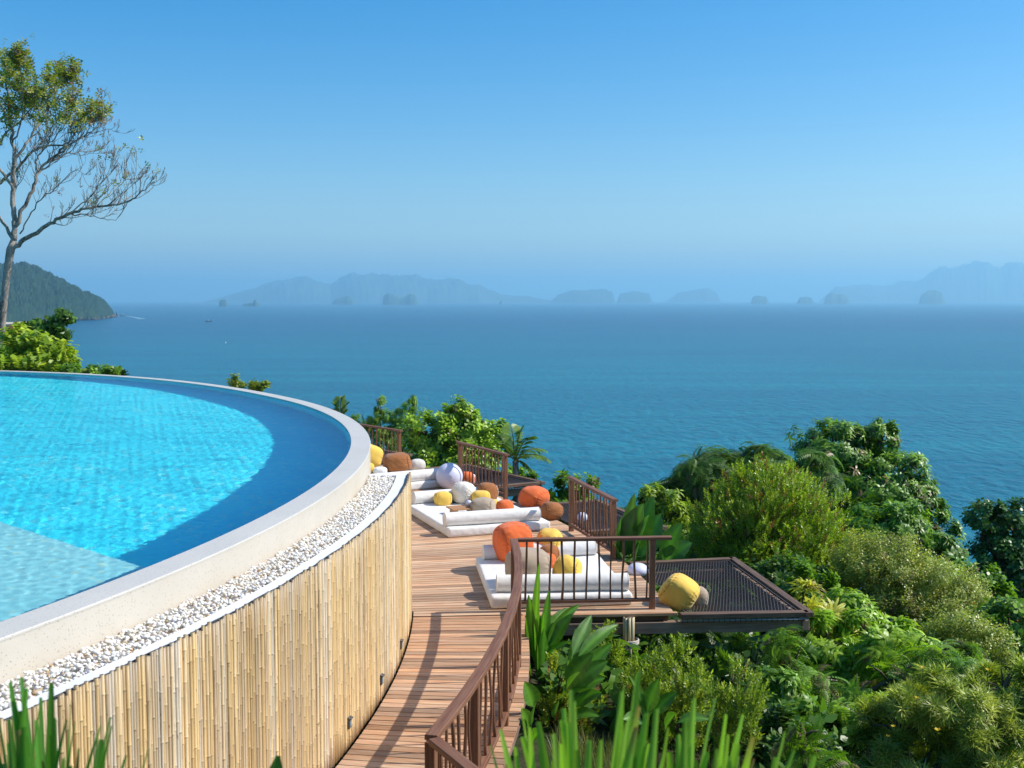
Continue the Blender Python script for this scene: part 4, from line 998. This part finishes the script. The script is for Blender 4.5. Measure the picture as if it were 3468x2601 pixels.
leafy('heliconia', 'low banana-like plant against the foot of the boardwalk railing', (1790, 2480), 11.3,
      [(1775, 2310, 0, 1.2, .2, 1808, 2400), (1815, 2385, -.2, .8, .2, 1800, 2460), (1765, 2400, 0, 1.0, .3, 1790, 2470), (1835, 2480, -.2, .9, .6, 1800, 2520)], .15, (.09, .22, .02), BL)
leafy('heliconia', 'broad leaved plant with pointed leaves in the middle of the garden slope', (2200, 2440), 10.9,
      [(2230, 2300, 0, 1.2, .2, 2190, 2420), (2295, 2345, 0, 1.0, .6, 2210, 2430), (2165, 2370, 0, 1.1, .4, 2195, 2440), (2130, 2290, 0, .5, .3, 2190, 2410), (2290, 2420, -.2, 1.2, .4, 2250, 2480), (2400, 2440, 0, .9, .8, 2290, 2450), (2110, 2440, -.2, 1.0, .8, 2180, 2450)], .13, (.08, .2, .02), BL)
leafy('calathea', 'big paddle leaved plant behind the second railing', (2140, 1960), 18.4,
      [(2150, 1672, 0, 1.0, .15, 2130, 1900), (2180, 1705, -.1, 1.35, .2, 2110, 1900), (2215, 1680, .1, 1.0, .3, 2160, 1880), (2240, 1740, .1, 1.25, .3, 2170, 1900), (2105, 1750, -.2, 1.2, .1, 2095, 1910), (2200, 1745, -.3, 1.3, .15, 2150, 1900), (2312, 1772, 0, 1.1, .4, 2250, 1900), (2345, 1840, .1, 1.3, .6, 2250, 1920), (2290, 1850, -.1, 1.2, .3, 2250, 1930), (2080, 1840, -.3, 1.2, .2, 2100, 1950), (2170, 1830, -.4, 1.1, .2, 2140, 1950)], .33, (.06, .17, .025), BL, pet=.1, shape=.95)
# palm against the sea
def palm(label, crown_px, Y, tips, group, tint=((.08, .17, .02), (.19, .3, .045))):
    c = atY(*crown_px, Y); g = float(gz(c.x, c.y)); e = empty('palm', (c.x, c.y, g), label, 'palm', group)
    m = MB(); m.tube([(c.x, c.y, g), (c.x + .05, c.y, (g + c.z) / 2), tuple(c)], [.1, .08, .07], 8, True); m.build('trunk', M['bark'], e)
    r = np.random.default_rng(int(crown_px[0]))
    for (px, py, dy) in tips:
        m = MB(); tp = np.array(atY(px, py, Y + dy)); b = np.array(c); L = np.linalg.norm(tp - b); up = np.array((0, 0, .3 * L)); n = 26
        P_ = [b + (tp - b) * u + up * (4 * u * (1 - u)) * .6 for u in np.linspace(0, 1, n)]
        m.tube(P_, np.linspace(.02, .004, n), 5, True, (.14, .18, .04)); col = np.array(tint[0]) + (np.array(tint[1]) - np.array(tint[0])) * r.random()
        for k in range(3, n):
            t = unit(P_[k] - P_[k - 1]); s_ = unit(np.cross(t, (0, 0, 1))); ll = .42 * L * math.sin(math.pi * min(.98, .12 + .85 * k / n)) ** .7
            for sg in (-1, 1):
                d = unit(s_ * sg + t * .55 + np.array((0, 0, -.15 + r.normal(0, .12)))); p0 = P_[k]; p1 = p0 + d * ll * .5; p2 = p0 + d * ll + np.array((0, 0, -.18 * ll)); w_ = t * .028
                m.add([p0, p1 - w_, p1 + w_, p2], [[0, 1, 3, 2]], None, col * r.uniform(.75, 1.25))
        m.build('frond', M['leaf'], e)
palm('feather palm leaning out against the sea beyond the third railing', (1745, 1560), 27.5, [(1862, 1560, 0), (1845, 1525, .3), (1770, 1445, 0), (1800, 1480, -.4), (1700, 1470, .3), (1690, 1500, -.3), (1730, 1440, .2), (1660, 1540, .1), (1800, 1600, .2)], 'palms among the bushes')
palm('small palm tip peeking over the pool rim', (1155, 1415), 33, [(1165, 1340, 0), (1150, 1345, .1), (1180, 1362, 0), (1130, 1362, 0), (1175, 1385, .1), (1128, 1385, 0)], 'palms among the bushes')
palm('tiny dark palm top at the far pool rim', (405, 1285), 35, [(430, 1256, 0), (420, 1252, .1), (400, 1250, 0), (388, 1258, 0), (436, 1266, 0)], 'palms among the bushes', ((.03, .07, .02), (.06, .11, .03)))
# blades right in front of the camera
def blades(label, foot, Y, tips, W, tint, n=10, name='agave'):
    tips = list(tips) + [(t_[0] + lr.uniform(-60, 60), t_[1] + lr.uniform(40, 230), lr.uniform(-.25, .3), t_[3] + lr.uniform(-40, 40)) for t_ in tips for _ in range(2)]
    c = atY(*foot, Y); g = float(gz(c.x, c.y)); e = empty(name, (c.x, c.y, g), label, 'plant', 'spiky plants in the foreground'); m = MB()
    for (px, py, dy, fx) in tips:
        f_ = atY(fx, foot[1], Y + dy * .5); b = (c.x + (f_.x - c.x) * .6, c.y + dy * .4, g)
        d = aim(b, (px, py), Y + dy, lr.uniform(-.1, .5)); k = lr.uniform(.6, 1.25)
        bigleaf(m, W=W * lr.uniform(.8, 1.6), pet=.02, tint=tuple(t * k for t in tint), tw=lr.uniform(-1.1, 1.1), fold=.35, shape=.62, n=n, mid=(1.1, 1.1, 1.1), tip=lr.random() < .12, **d)
    m.build('foliage', M['leaf'], e)
blades('spiky foreground plant with pale green upright blades right of the boardwalk', (1960, 3050), 2.7,
       [(1755, 2390, 0, 1800), (1810, 2440, .1, 1830), (1930, 2330, .05, 1920), (1945, 2380, -.1, 1960), (2130, 2320, 0, 2100), (2165, 2280, .1, 2150), (2110, 2340, .15, 2110), (2222, 2400, -.1, 2180), (2000, 2500, .2, 1990), (1870, 2480, .2, 1880), (1680, 2470, .1, 1740), (2040, 2510, -.1, 2040), (1740, 2530, -.1, 1770), (2275, 2500, .1, 2230)], .044, (.22, .4, .045))
blades('spiky foreground plant with pale green blades toward the lower right', (2330, 3050), 2.8,
       [(2358, 2365, 0, 2300), (2445, 2360, .1, 2370), (2465, 2420, .0, 2390), (2530, 2420, .1, 2430), (2560, 2500, -.1, 2450), (2665, 2480, .0, 2520), (2390, 2560, .1, 2360), (2290, 2500, -.1, 2290), (2350, 2520, .2, 2320), (2760, 2560, .1, 2590), (2480, 2560, .0, 2420)], .042, (.22, .4, .045))
blades('dark green spiky plant in the lower left corner', (140, 3050), 2.9,
       [(20, 2310, 0, 60), (62, 2290, .1, 90), (108, 2330, 0, 110), (175, 2310, .1, 150), (245, 2370, 0, 190), (60, 2480, -.1, 80), (185, 2430, .15, 170), (250, 2440, 0, 200), (385, 2430, .1, 260), (390, 2460, -.1, 280), (440, 2560, .1, 300), (510, 2540, 0, 330), (-20, 2400, 0, 20), (30, 2520, .2, 70), (335, 2500, .2, 260), (-60, 2450, .1, 0)], .04, (.075, .22, .022))
leafy('broadleaf_plant', 'single dark leaf poking up in front of the bamboo wall at the bottom edge', (940, 2900), 3.2, [(950, 2556, 0, 1.0, .3), (860, 2660, .2, .9, .6), (1040, 2680, .1, .9, .6)], .12, (.035, .1, .015), 'spiky plants in the foreground', pet=.45)
# grass and undergrowth
m = MB(); r = np.random.default_rng(5); n = 9000
px = r.uniform(1620, 2560, n); Yg = r.uniform(8.6, 12.6, n); xg = (px - 1734) / F * Yg; k = np.hypot(xg - CX, Yg - CY) > 22.0; xg, Yg = xg[k], Yg[k]; zg = gz(xg, Yg); n = len(xg)
a = r.uniform(0, 6.28, n); h_ = r.uniform(.1, .34, n); ln = r.uniform(.02, .16, n); wx = .004
b = np.c_[xg, Yg, zg]; tip = b + np.c_[np.cos(a) * ln, np.sin(a) * ln, h_]; sd = np.c_[-np.sin(a), np.cos(a), 0 * a] * wx; mid = (b + tip) / 2 + np.c_[0 * a, 0 * a, h_ * .12]
V = np.stack([b - sd, b + sd, mid + sd * .7, mid - sd * .7, tip], 1).reshape(-1, 3); i = (np.arange(n) * 5)[:, None]
c = np.repeat(np.array((.1, .14, .04))[None] * r.uniform(.6, 1.4, (n, 1)) + np.where(r.random((n, 1)) < .3, 1, 0) * np.array((.16, .1, .04)), 5, 0)
m.add(V, i + np.array([[0, 1, 2, 3]]), i + np.array([[3, 2, 4]]), c)
tag(m.build('grass', M['leaf']), 'thin dry and green grass on the slope near the boardwalk', 'grass', kind='stuff')
m = MB(); n = 11000; th = r.uniform(-26, 62, n); R_ = 22.0 + 22 * r.random(n) ** 1.5
pos = np.stack([CX + R_ * np.cos(np.radians(th)), CY + R_ * np.sin(np.radians(th)), 0 * R_], -1); pos[:, 2] = gz(pos[:, 0], pos[:, 1]) + r.uniform(0, .45, n)
k = ~((pos[:, 1] < 13) & (pos[:, 0] < 2.6) & (R_ < 24.6)); k &= pos[:, 1] > 5.5; pos = pos[k]; pos = pos[clear(pos)]
ax = np.tile((0, 0, 1.0), (len(pos), 1)); h1 = len(pos) // 2
scatter(m, pos[:h1], ax[:h1], 'broad', 2.0, GR['dark'], r, None, 0, .5); scatter(m, pos[h1:], ax[h1:], 'lance', 1.5, GR['dark'], r, None, 0, .5)
tag(m.build('undergrowth', M['leaf']), 'dark leafy undergrowth covering the hillside', 'undergrowth', kind='stuff')

# ------------------------------------------------------------------ bare limbed tree at the left
TY = 40.0
def q4(x, y): return (x * .4522, y * .4522 + 100)
tb_ = atY(2, 1160, TY); tree = empty('tree', (tb_.x, tb_.y, float(gz(tb_.x, tb_.y))), 'tall grey trunked tree with half bare branches at the left edge', 'tree')
r = np.random.default_rng(77); trunk = MB(); LMB = MB(); tips = []
def limb(pts, r0, r1, dep=0.0, photo=True, twigs=1.0, spread_d=1.2):
    n = len(pts); d0 = dep; W = []
    for i, p in enumerate(pts):
        s_ = q4(*p) if photo else p; W.append(np.array(atY(s_[0], s_[1], TY + d0 + (i / (n - 1)) ** 1.3 * spread_d)))
    # resample with slight wobble
    W = np.array(W); seg = np.linspace(0, n - 1, (n - 1) * 4 + 1); out = []
    for s_ in seg:
        i = min(int(s_), n - 2); f = s_ - i; p0, p1, p2, p3 = W[max(i - 1, 0)], W[i], W[i + 1], W[min(i + 2, n - 1)]
        out.append(.5 * (2 * p1 + (p2 - p0) * f + (2 * p0 - 5 * p1 + 4 * p2 - p3) * f * f + (3 * p1 - p0 - 3 * p2 + p3) * f ** 3))
    out = np.array(out); out[1:] += r.normal(0, .025, out[1:].shape)
    rad_ = np.linspace(r0, r1, len(out)) * .85; trunk.tube(out, rad_, 8 if r0 > .06 else 6)
    m_ = len(out)
    for i in range(int(m_ * .3), m_):
        if r.random() < .62 * twigs:
            for _ in range(1 + (r.random() < .45)):
                t = unit(out[i] - out[i - 1]); twig(out[i], t, r.uniform(.45, 1.1) * (1.2 - .55 * i / m_), min(rad_[i] * .55, .018), 2)
    return out
def twig(p, t, L, r0, lev):
    n_ = unit(r.normal(0, 1, 3)); n_ = unit(n_ - t * n_.dot(t)); d = unit(t + n_ * r.uniform(.5, 1.0) + np.array((0, 0, .22))); pts = [p]; ns = 5
    for k in range(ns):
        d = unit(d + np.array((0, 0, .13)) + r.normal(0, .12, 3)); pts.append(pts[-1] + d * L / ns)
    trunk.tube(pts, np.linspace(max(r0, .009), .005, ns + 1), 4, False); tips.append((pts[-1], d)); tips.append((pts[3], d))
    if lev:
        for k in range(2, ns + 1):
            if r.random() < .8: twig(pts[k], d, L * r.uniform(.3, .55), r0 * .6, lev - 1)
trunk.tube([atY(0, 1300, TY), atY(2, 1160, TY), atY(9, 1060, TY), atY(20, 960, TY), atY(27, 900, TY), atY(36, 845, TY), atY(47, 815, TY)], [.17, .135, .13, .125, .13, .145, .115], 14)
limb([(104, 1580), (112, 1450), (100, 1300), (97, 1150), (112, 1000), (92, 850), (75, 700), (60, 520), (40, 330)], .12, .03, 0, spread_d=.6)
limb([(118, 1470), (190, 1320), (255, 1160), (290, 1060), (390, 965), (480, 885), (600, 810), (720, 740), (790, 660)], .085, .014)
limb([(285, 1070), (380, 1000), (470, 950), (580, 915), (700, 905), (800, 860)], .035, .01, .3)
limb([(285, 1060), (277, 960), (330, 900), (420, 800), (500, 700), (560, 600)], .04, .012, -.3, spread_d=-1)
limb([(100, 1640), (180, 1570), (300, 1500), (400, 1440), (520, 1380), (640, 1340), (800, 1320), (960, 1290), (1060, 1210), (1120, 1160)], .1, .012, 0, spread_d=-1)
limb([(520, 1384), (640, 1388), (780, 1420), (880, 1425)], .03, .009, -.3, spread_d=-.4)
limb([(530, 1370), (640, 1280), (740, 1170), (800, 1090), (832, 1010)], .03, .009, -.3, spread_d=.6)
limb([(700, 1335), (800, 1250), (890, 1150), (960, 1110)], .025, .008, -.5)
limb([(840, 1310), (930, 1220), (1000, 1130), (1050, 1110)], .02, .008, -.6)
limb([(-120, 1230), (0, 1150), (120, 1050), (200, 960), (300, 890), (460, 860), (560, 830), (680, 780), (830, 745)], .075, .011, .5)
limb([(100, 1010), (180, 880), (250, 780), (330, 640), (400, 540), (480, 450), (530, 320)], .06, .012, 0, spread_d=1.5)
limb([(148, 1530), (230, 1370), (330, 1250), (420, 1190), (560, 1060), (640, 1080)], .03, .008, -.1, spread_d=-1.5)
limb([(-60, 900), (0, 860), (60, 760), (150, 680), (260, 560), (300, 430)], .06, .012, .8)
limb([(92, 850), (150, 720), (180, 560), (170, 400), (150, 260)], .04, .012, 0, spread_d=-1)
limb([(100, 1600), (20, 1440), (-100, 1300), (-220, 1150), (-300, 950)], .08, .014, 0)
limb([(97, 1200), (0, 1050), (-120, 900), (-200, 700), (-240, 480)], .07, .014, 0, spread_d=-1)
limb([(75, 700), (0, 560), (-80, 400), (-100, 250)], .04, .012, .5)
limb([(60, 1490), (0, 1420), (-60, 1330)], .025, .01, 0, twigs=.6)
trunk.build('trunk', M['bark'], tree)
# leaves only where the crown still carries them
TP = np.array([t[0] for t in tips]); TD = np.array([t[1] for t in tips]); dz = (TP - np.array((0, 0, H))); 
yy = dz[:, 1] * cos(TH) - dz[:, 2] * sin(TH); sx = 1734 + F * dz[:, 0] / yy; sy = 1300.5 - F * (dz[:, 1] * sin(TH) + dz[:, 2] * cos(TH)) / yy
u, v = sx / .4522, (sy - 100) / .4522
pr = np.zeros(len(u))
for (cx_, cy_, rx_, ry_, w_) in ((90, 300, 230, 190, 1.0), (450, 330, 150, 130, 1.0), (190, 470, 280, 200, .9), (620, 600, 190, 130, .85), (40, 600, 130, 170, .8), (450, 640, 220, 130, .35), (-120, 500, 200, 380, .9)):
    pr = np.maximum(pr, w_ * np.clip(1.5 - 1.3 * np.hypot((u - cx_) / rx_, (v - cy_) / ry_), 0, 1))
k = r.random(len(pr)) < pr * .4 + .008
pos = np.repeat(TP[k], 2, 0) + r.normal(0, .13, (k.sum() * 2, 3)); ax = np.repeat(TD[k], 2, 0)
for (cx_, cy_, rx_, ry_, nn) in ((90, 260, 150, 130, 60), (130, 400, 200, 120, 50), (440, 300, 110, 75, 42), (620, 590, 130, 75, 34), (60, 560, 70, 120, 18), (-150, 450, 180, 260, 160)):
    s_ = r.normal(0, .5, (nn, 2)); pp = np.array([atY(*q4(cx_ + a * rx_, cy_ + b * ry_), TY + r.normal(0, .8)) for a, b in s_]); pos = np.vstack([pos, pp]); ax = np.vstack([ax, np.tile((0, 0, 1.0), (nn, 1))])
scatter(LMB, pos, ax, 'broad', 1.1, ((.07, .12, .022), (.2, .23, .06)), r, (.3, .19, .08), .07, .4)
rp = np.array([atY(*q4(a, b), TY - .4) for a, b in ((345, 1245), (352, 1262), (408, 1225), (432, 1222), (462, 1205), (470, 1215), (455, 1250), (530, 405), (610, 372), (668, 455), (660, 470), (555, 455), (355, 1410), (740, 555))])
scatter(LMB, rp, np.tile((0, 0, 1.0), (len(rp), 1)), 'broad', .7, ((.12, .03, .015), (.2, .05, .025)), r, None, 0, .5)
LMB.build('leaves', M['leaf'], tree)

# ------------------------------------------------------------------ headland, islands, boats
def bump1(x, s=1.0): return np.sin(x * 1.7 + s) * .5 + np.sin(x * 3.9 + 2 * s) * .3 + np.sin(x * 8.3 + s * s) * .2
def px2az(px, py=HZ): d = ray(px, py); return d.x / d.y
D1 = lambda py: (H - SEA) * 1.0 / -(ray(1734, py).z / ray(1734, py).y)
prof_x = np.array([-900, -500, -200, 0, 45, 90, 130, 170, 200, 230, 260, 285, 310, 330, 345, 360, 372, 381, 388, 393]); prof_y = np.array([985, 930, 905, 906, 903, 902, 916, 937, 950, 968, 984, 998, 1007, 1013, 1022, 1034, 1045, 1056, 1068, 1075])
coast_x = np.array([-900, 0, 21, 130, 150, 222, 330, 393]); coast_y = np.array([1120, 1099, 1097, 1091, 1090, 1088, 1083, 1074])
nu, nv = 420, 90; us = np.linspace(-900, 393, nu); r = np.random.default_rng(8); V = []; lump = r.normal(0, 1, (nu, nv))
for i, u_ in enumerate(us):
    az = px2az(u_); D0 = D1(np.interp(u_, coast_x, coast_y)); wd = 150 + 5.2 * max(0, 393 - u_) ** .82
    for j in range(nv):
        f = j / (nv - 1) * 1.6; Y = D0 + wd * f; top_py = np.interp(u_, prof_x, prof_y); Yr = D0 + wd
        ztop = H + Yr * (ray(u_, top_py).z / ray(u_, top_py).y) - SEA
        s_ = math.sin(min(f, 1.0) * math.pi / 2) ** .85 if f < 1 else 1 - .45 * ((f - 1) / .6) ** 2
        rough = min(1, f * 8) * (2.6 * lump[i, j] + 4.0 * math.sin(u_ * .09 + f * 31) * math.sin(f * 23 - u_ * .05)) * min(1, ztop / 60)
        z = SEA - 2 + (ztop + 2) * s_ + (rough if 0 < j < nv - 1 else 0) + (7 if j > 1 else 0) * min(1, ztop / 30)
        if j == nv - 1: z = SEA - 5
        V.append((az * Y, Y, z))
m = MB(); cols = np.clip(1 + .38 * r.normal(0, 1, (nu * nv, 1)), .35, 1.9) * np.array((1, 1, 1)); m.grid(V, nu, nv, cols)
tag(m.build('headland', M['forest']), 'forested headland sloping into the sea at the left', 'headland', kind='structure')
def strip(name, xs_, off0, off1, z, mat, jit=0.0, nn=60):
    V = []; g = np.linspace(xs_[0], xs_[1], nn)
    for u_ in g:
        D0 = D1(np.interp(u_, coast_x, coast_y)); az = px2az(u_)
        for o in np.linspace(off0, off1, 5): V.append((az * (D0 + o), D0 + o, SEA + z * (o - off0) / (off1 - off0) + .3 + jit * abs(r.normal())))
    m = MB(); m.grid(V, nn, 5); return m.build(name, mat, None, False)
tag(strip('beach', (-700, 128), -26, 40, 5, M['sand']), 'pale sand beach at the foot of the headland', 'beach', kind='structure')
tag(strip('shore_rocks', (128, 399), -14, 50, 5, M['rock'], 3.2, 160), 'brown rocks along the shore of the headland', 'rocks', kind='stuff')
# nearer wooded slope
nu, nv = 90, 40; V = []
for i, u_ in enumerate(np.linspace(-800, 62, nu)):
    az = px2az(u_)
    for j in range(nv):
        f = j / (nv - 1); Y = 560 + 220 * f; tp = np.interp(u_, [-800, -200, 0, 25, 45, 56, 62], [1040, 1075, 1100, 1108, 1124, 1145, 1190]); Yr = 670
        zt_ = H + Yr * (ray(u_, tp).z / ray(u_, tp).y); z = -47 + (zt_ + 47) * math.sin(math.pi * min(1, f * 1.0)) ** .6 + r.normal(0, 1.0) * (0 < j < nv - 1)
        V.append((az * Y, Y, z))
m = MB(); m.grid(V, nu, nv, np.clip(1 + .4 * r.normal(0, 1, (nu * nv, 1)), .3, 2) * np.array((1.1, 1.25, 1))); tag(m.build('wooded_slope', M['forest']), 'nearer wooded slope at the far left behind the tree trunk', 'hillside', kind='structure')
def island(label, pts, base_py, D, deep, name='island', mat='karst', group='hazy islands on the horizon', rough=.05):
    """pts: outline on the photo; rebuilt as a hill of that size standing in the sea at distance D"""
    xs_ = np.array([p[0] for p in pts], float); ysx = np.array([base_py - p[1] for p in pts], float)
    nu = max(24, int((xs_[-1] - xs_[0]) / 2.2)); nv = 15; us = np.linspace(xs_[0], xs_[-1], nu); V = []; k = D / F
    rr = np.random.default_rng(int(xs_[0] * 3)); 
    for i, u_ in enumerate(us):
        h_ = max(np.interp(u_, xs_, ysx) * k, 2.0); az = px2az(u_)
        for j in range(nv):
            f = j / (nv - 1) * 2 - 1; s_ = max(0.0, 1 - abs(f) ** 2.6) ** .7; Y = D + deep * f * (.6 + .4 * min(1, h_ / (ysx.max() * k)))
            z = SEA - 3 + (h_ + 3) * s_ * (1 + rough * (math.sin(u_ * .05 + 3 * f) + .7 * math.sin(u_ * .12 - 6 * f + 1) + .5 * math.sin(u_ * .27 + 11 * f) + .25 * rr.normal())) if 0 < j < nv - 1 else SEA - 6
            V.append((az * Y, Y, z))
    m = MB(); m.grid(V, nu, nv, smooth_tint()) if False else m.grid(V, nu, nv)
    o = m.build(name, M[mat], None, True); tag(o, label, 'island' if name == 'island' else 'rock', group); return o
A2 = lambda pts: [(x * .7514 + 650, y * .7514 + 850) for x, y in pts]
A3 = lambda pts: [(x * .5733 + 2200, y * .5733 + 850) for x, y in pts]
B0 = 1016
island('long hazy mountainous island left of centre on the horizon', A2([(60, 215), (180, 185), (260, 160), (340, 138), (430, 113), (500, 108), (560, 124), (625, 136), (680, 110), (725, 92), (800, 92), (850, 103), (920, 98), (1000, 100), (1060, 118), (1130, 114), (1200, 120), (1240, 136), (1290, 138), (1330, 160), (1390, 182), (1450, 188), (1530, 195), (1630, 212)]), B0, 19500, 1500)
island('hazy two-topped island right of the long one', A2([(1612, 212), (1650, 185), (1700, 170), (1740, 163), (1850, 161), (1895, 170), (1910, 214)]), B0, 17500, 500)
island('small flat-topped hazy island right of the two-topped one', A2([(1916, 213), (1930, 178), (1985, 169), (2060, 180), (2075, 213)]), B0, 18000, 400)
island('small dark round rock islet at the far left of the horizon', A2([(121, 218), (124, 196), (138, 191), (152, 193), (161, 218)]), B0 + 1, 9000, 60, 'rock_islet', rough=.02)
island('dark rock islet with a tall spire next to the round one', A2([(228, 218), (236, 210), (252, 211), (262, 206), (270, 210), (276, 208), (279, 194), (288, 191), (293, 206), (301, 210), (303, 218)]), B0 + 1, 9000, 50, 'rock_islet', rough=.02)
island('low hazy islet in front of the long island', A2([(632, 212), (650, 196), (680, 190), (700, 183), (720, 190), (735, 212)]), B0, 12500, 150, 'rock_islet')
island('hazy twin-humped islet in front of the long island', A2([(860, 213), (864, 182), (885, 171), (910, 176), (935, 190), (960, 186), (985, 172), (1005, 178), (1020, 213)]), B0, 12000, 200, 'rock_islet')
island('tiny hazy rock in the sea near the middle of the horizon', A2([(1384, 216), (1390, 207), (1396, 204), (1398, 216)]), B0 + 1, 12500, 40, 'rock_islet')
island('low hazy islet right of the middle of the horizon', A3([(598, 284), (608, 252), (630, 244), (690, 246), (704, 284)]), B0, 14500, 200, 'rock_islet')
island('low hazy domed islet on the right part of the horizon', A3([(868, 284), (885, 255), (920, 247), (955, 252), (974, 284)]), B0, 14500, 200, 'rock_islet')
island('hazy islet with two round humps on the right part of the horizon', A3([(1030, 284), (1045, 240), (1075, 226), (1105, 236), (1130, 228), (1165, 240), (1182, 284)]), B0, 14000, 200, 'rock_islet')
island('steep hazy dome islet at the right', A3([(1588, 284), (1602, 235), (1640, 214), (1690, 212), (1725, 228), (1748, 284)]), B0, 13500, 250, 'rock_islet')
island('faint hazy mountains rising at the right edge of the horizon', A3([(1000, 284), (1100, 200), (1200, 190), (1400, 192), (1490, 172), (1560, 168), (1640, 130), (1700, 98), (1760, 90), (1850, 70), (1990, 62), (2060, 84), (2130, 68), (2212, 74), (2400, 90), (2600, 200), (2700, 284)]), B0, 22500, 1800)
island('faint low hazy island between the middle and the right of the horizon', A3([(100, 284), (170, 235), (260, 215), (340, 205), (400, 240), (420, 284)]), B0, 22000, 500)
def boat(label, px, py, L, yaw, cabin=True):
    D = D1(py); c = Vector((px2az(px) * D, D, SEA)); e = empty('boat', c, label, 'boat', 'small boats on the sea')
    V = []; n = 9
    for k in range(n):
        u = k / (n - 1); wd = L * .15 * (1 - max(0, (u - .45) / .55) ** 2) + .02; sh = L * .1 * (1 + .8 * u * u)
        for (a, z) in ((-1, sh), (-.8, sh * .3), (0, -.3), (.8, sh * .3), (1, sh)): V.append((L * (u - .5), a * wd, z))
    R = rotz(yaw); V = np.array(V) @ R.T + np.array(c); m = MB(); m.grid(V, n, 5); m.add(V[[k * 5 for k in range(n)] + [k * 5 + 4 for k in range(n)]], [[k, k + 1, n + k + 1, n + k] for k in range(n - 1)]); m.build('hull', M['boatdark'], e)
    m = MB(); m.box(np.array((-.05 * L, 0, L * .2)) @ R.T + np.array(c), (L * .35, L * .2, L * .12), R, .1); m.build('cabin', M['boatwhite'], e, False)
boat('small speedboat off the tip of the headland trailing a curved wake', 413, 1070, 15, math.pi)
boat('dark low boat on the sea right of the headland', 705, 1089, 14, .1)
m = MB(); V = []
for k, u_ in enumerate(np.linspace(0, 1, 20)):
    px_ = 417 + 64 * u_; py_ = 1070.5 + 11 * u_ ** 1.6; D = D1(py_); hw_ = 3 + 14 * u_
    for a in (-1, 1): V.append((px2az(px_) * D, D + a * hw_ * 1.8, SEA + .5))
m.grid(V, 20, 2); tag(m.build('boat_wake', M['foam']), 'pale curved wake trailing behind the speedboat', 'wake', kind='stuff')
D = D1(1162); c = Vector((px2az(762) * D, D, SEA)); e = empty('buoy', c, 'tiny white buoy on the sea left of centre', 'buoy')
m = MB(); m.tube([c, c + Vector((0, 0, .9)), c + Vector((0, 0, 1.2))], [.55, .5, .2], 10); m.build('float', M['boatwhite'], e); m = MB(); m.tube([c + Vector((0, 0, 1.1)), c + Vector((0, 0, 2.6))], .09, 6); m.build('pole', M['boatwhite'], e)
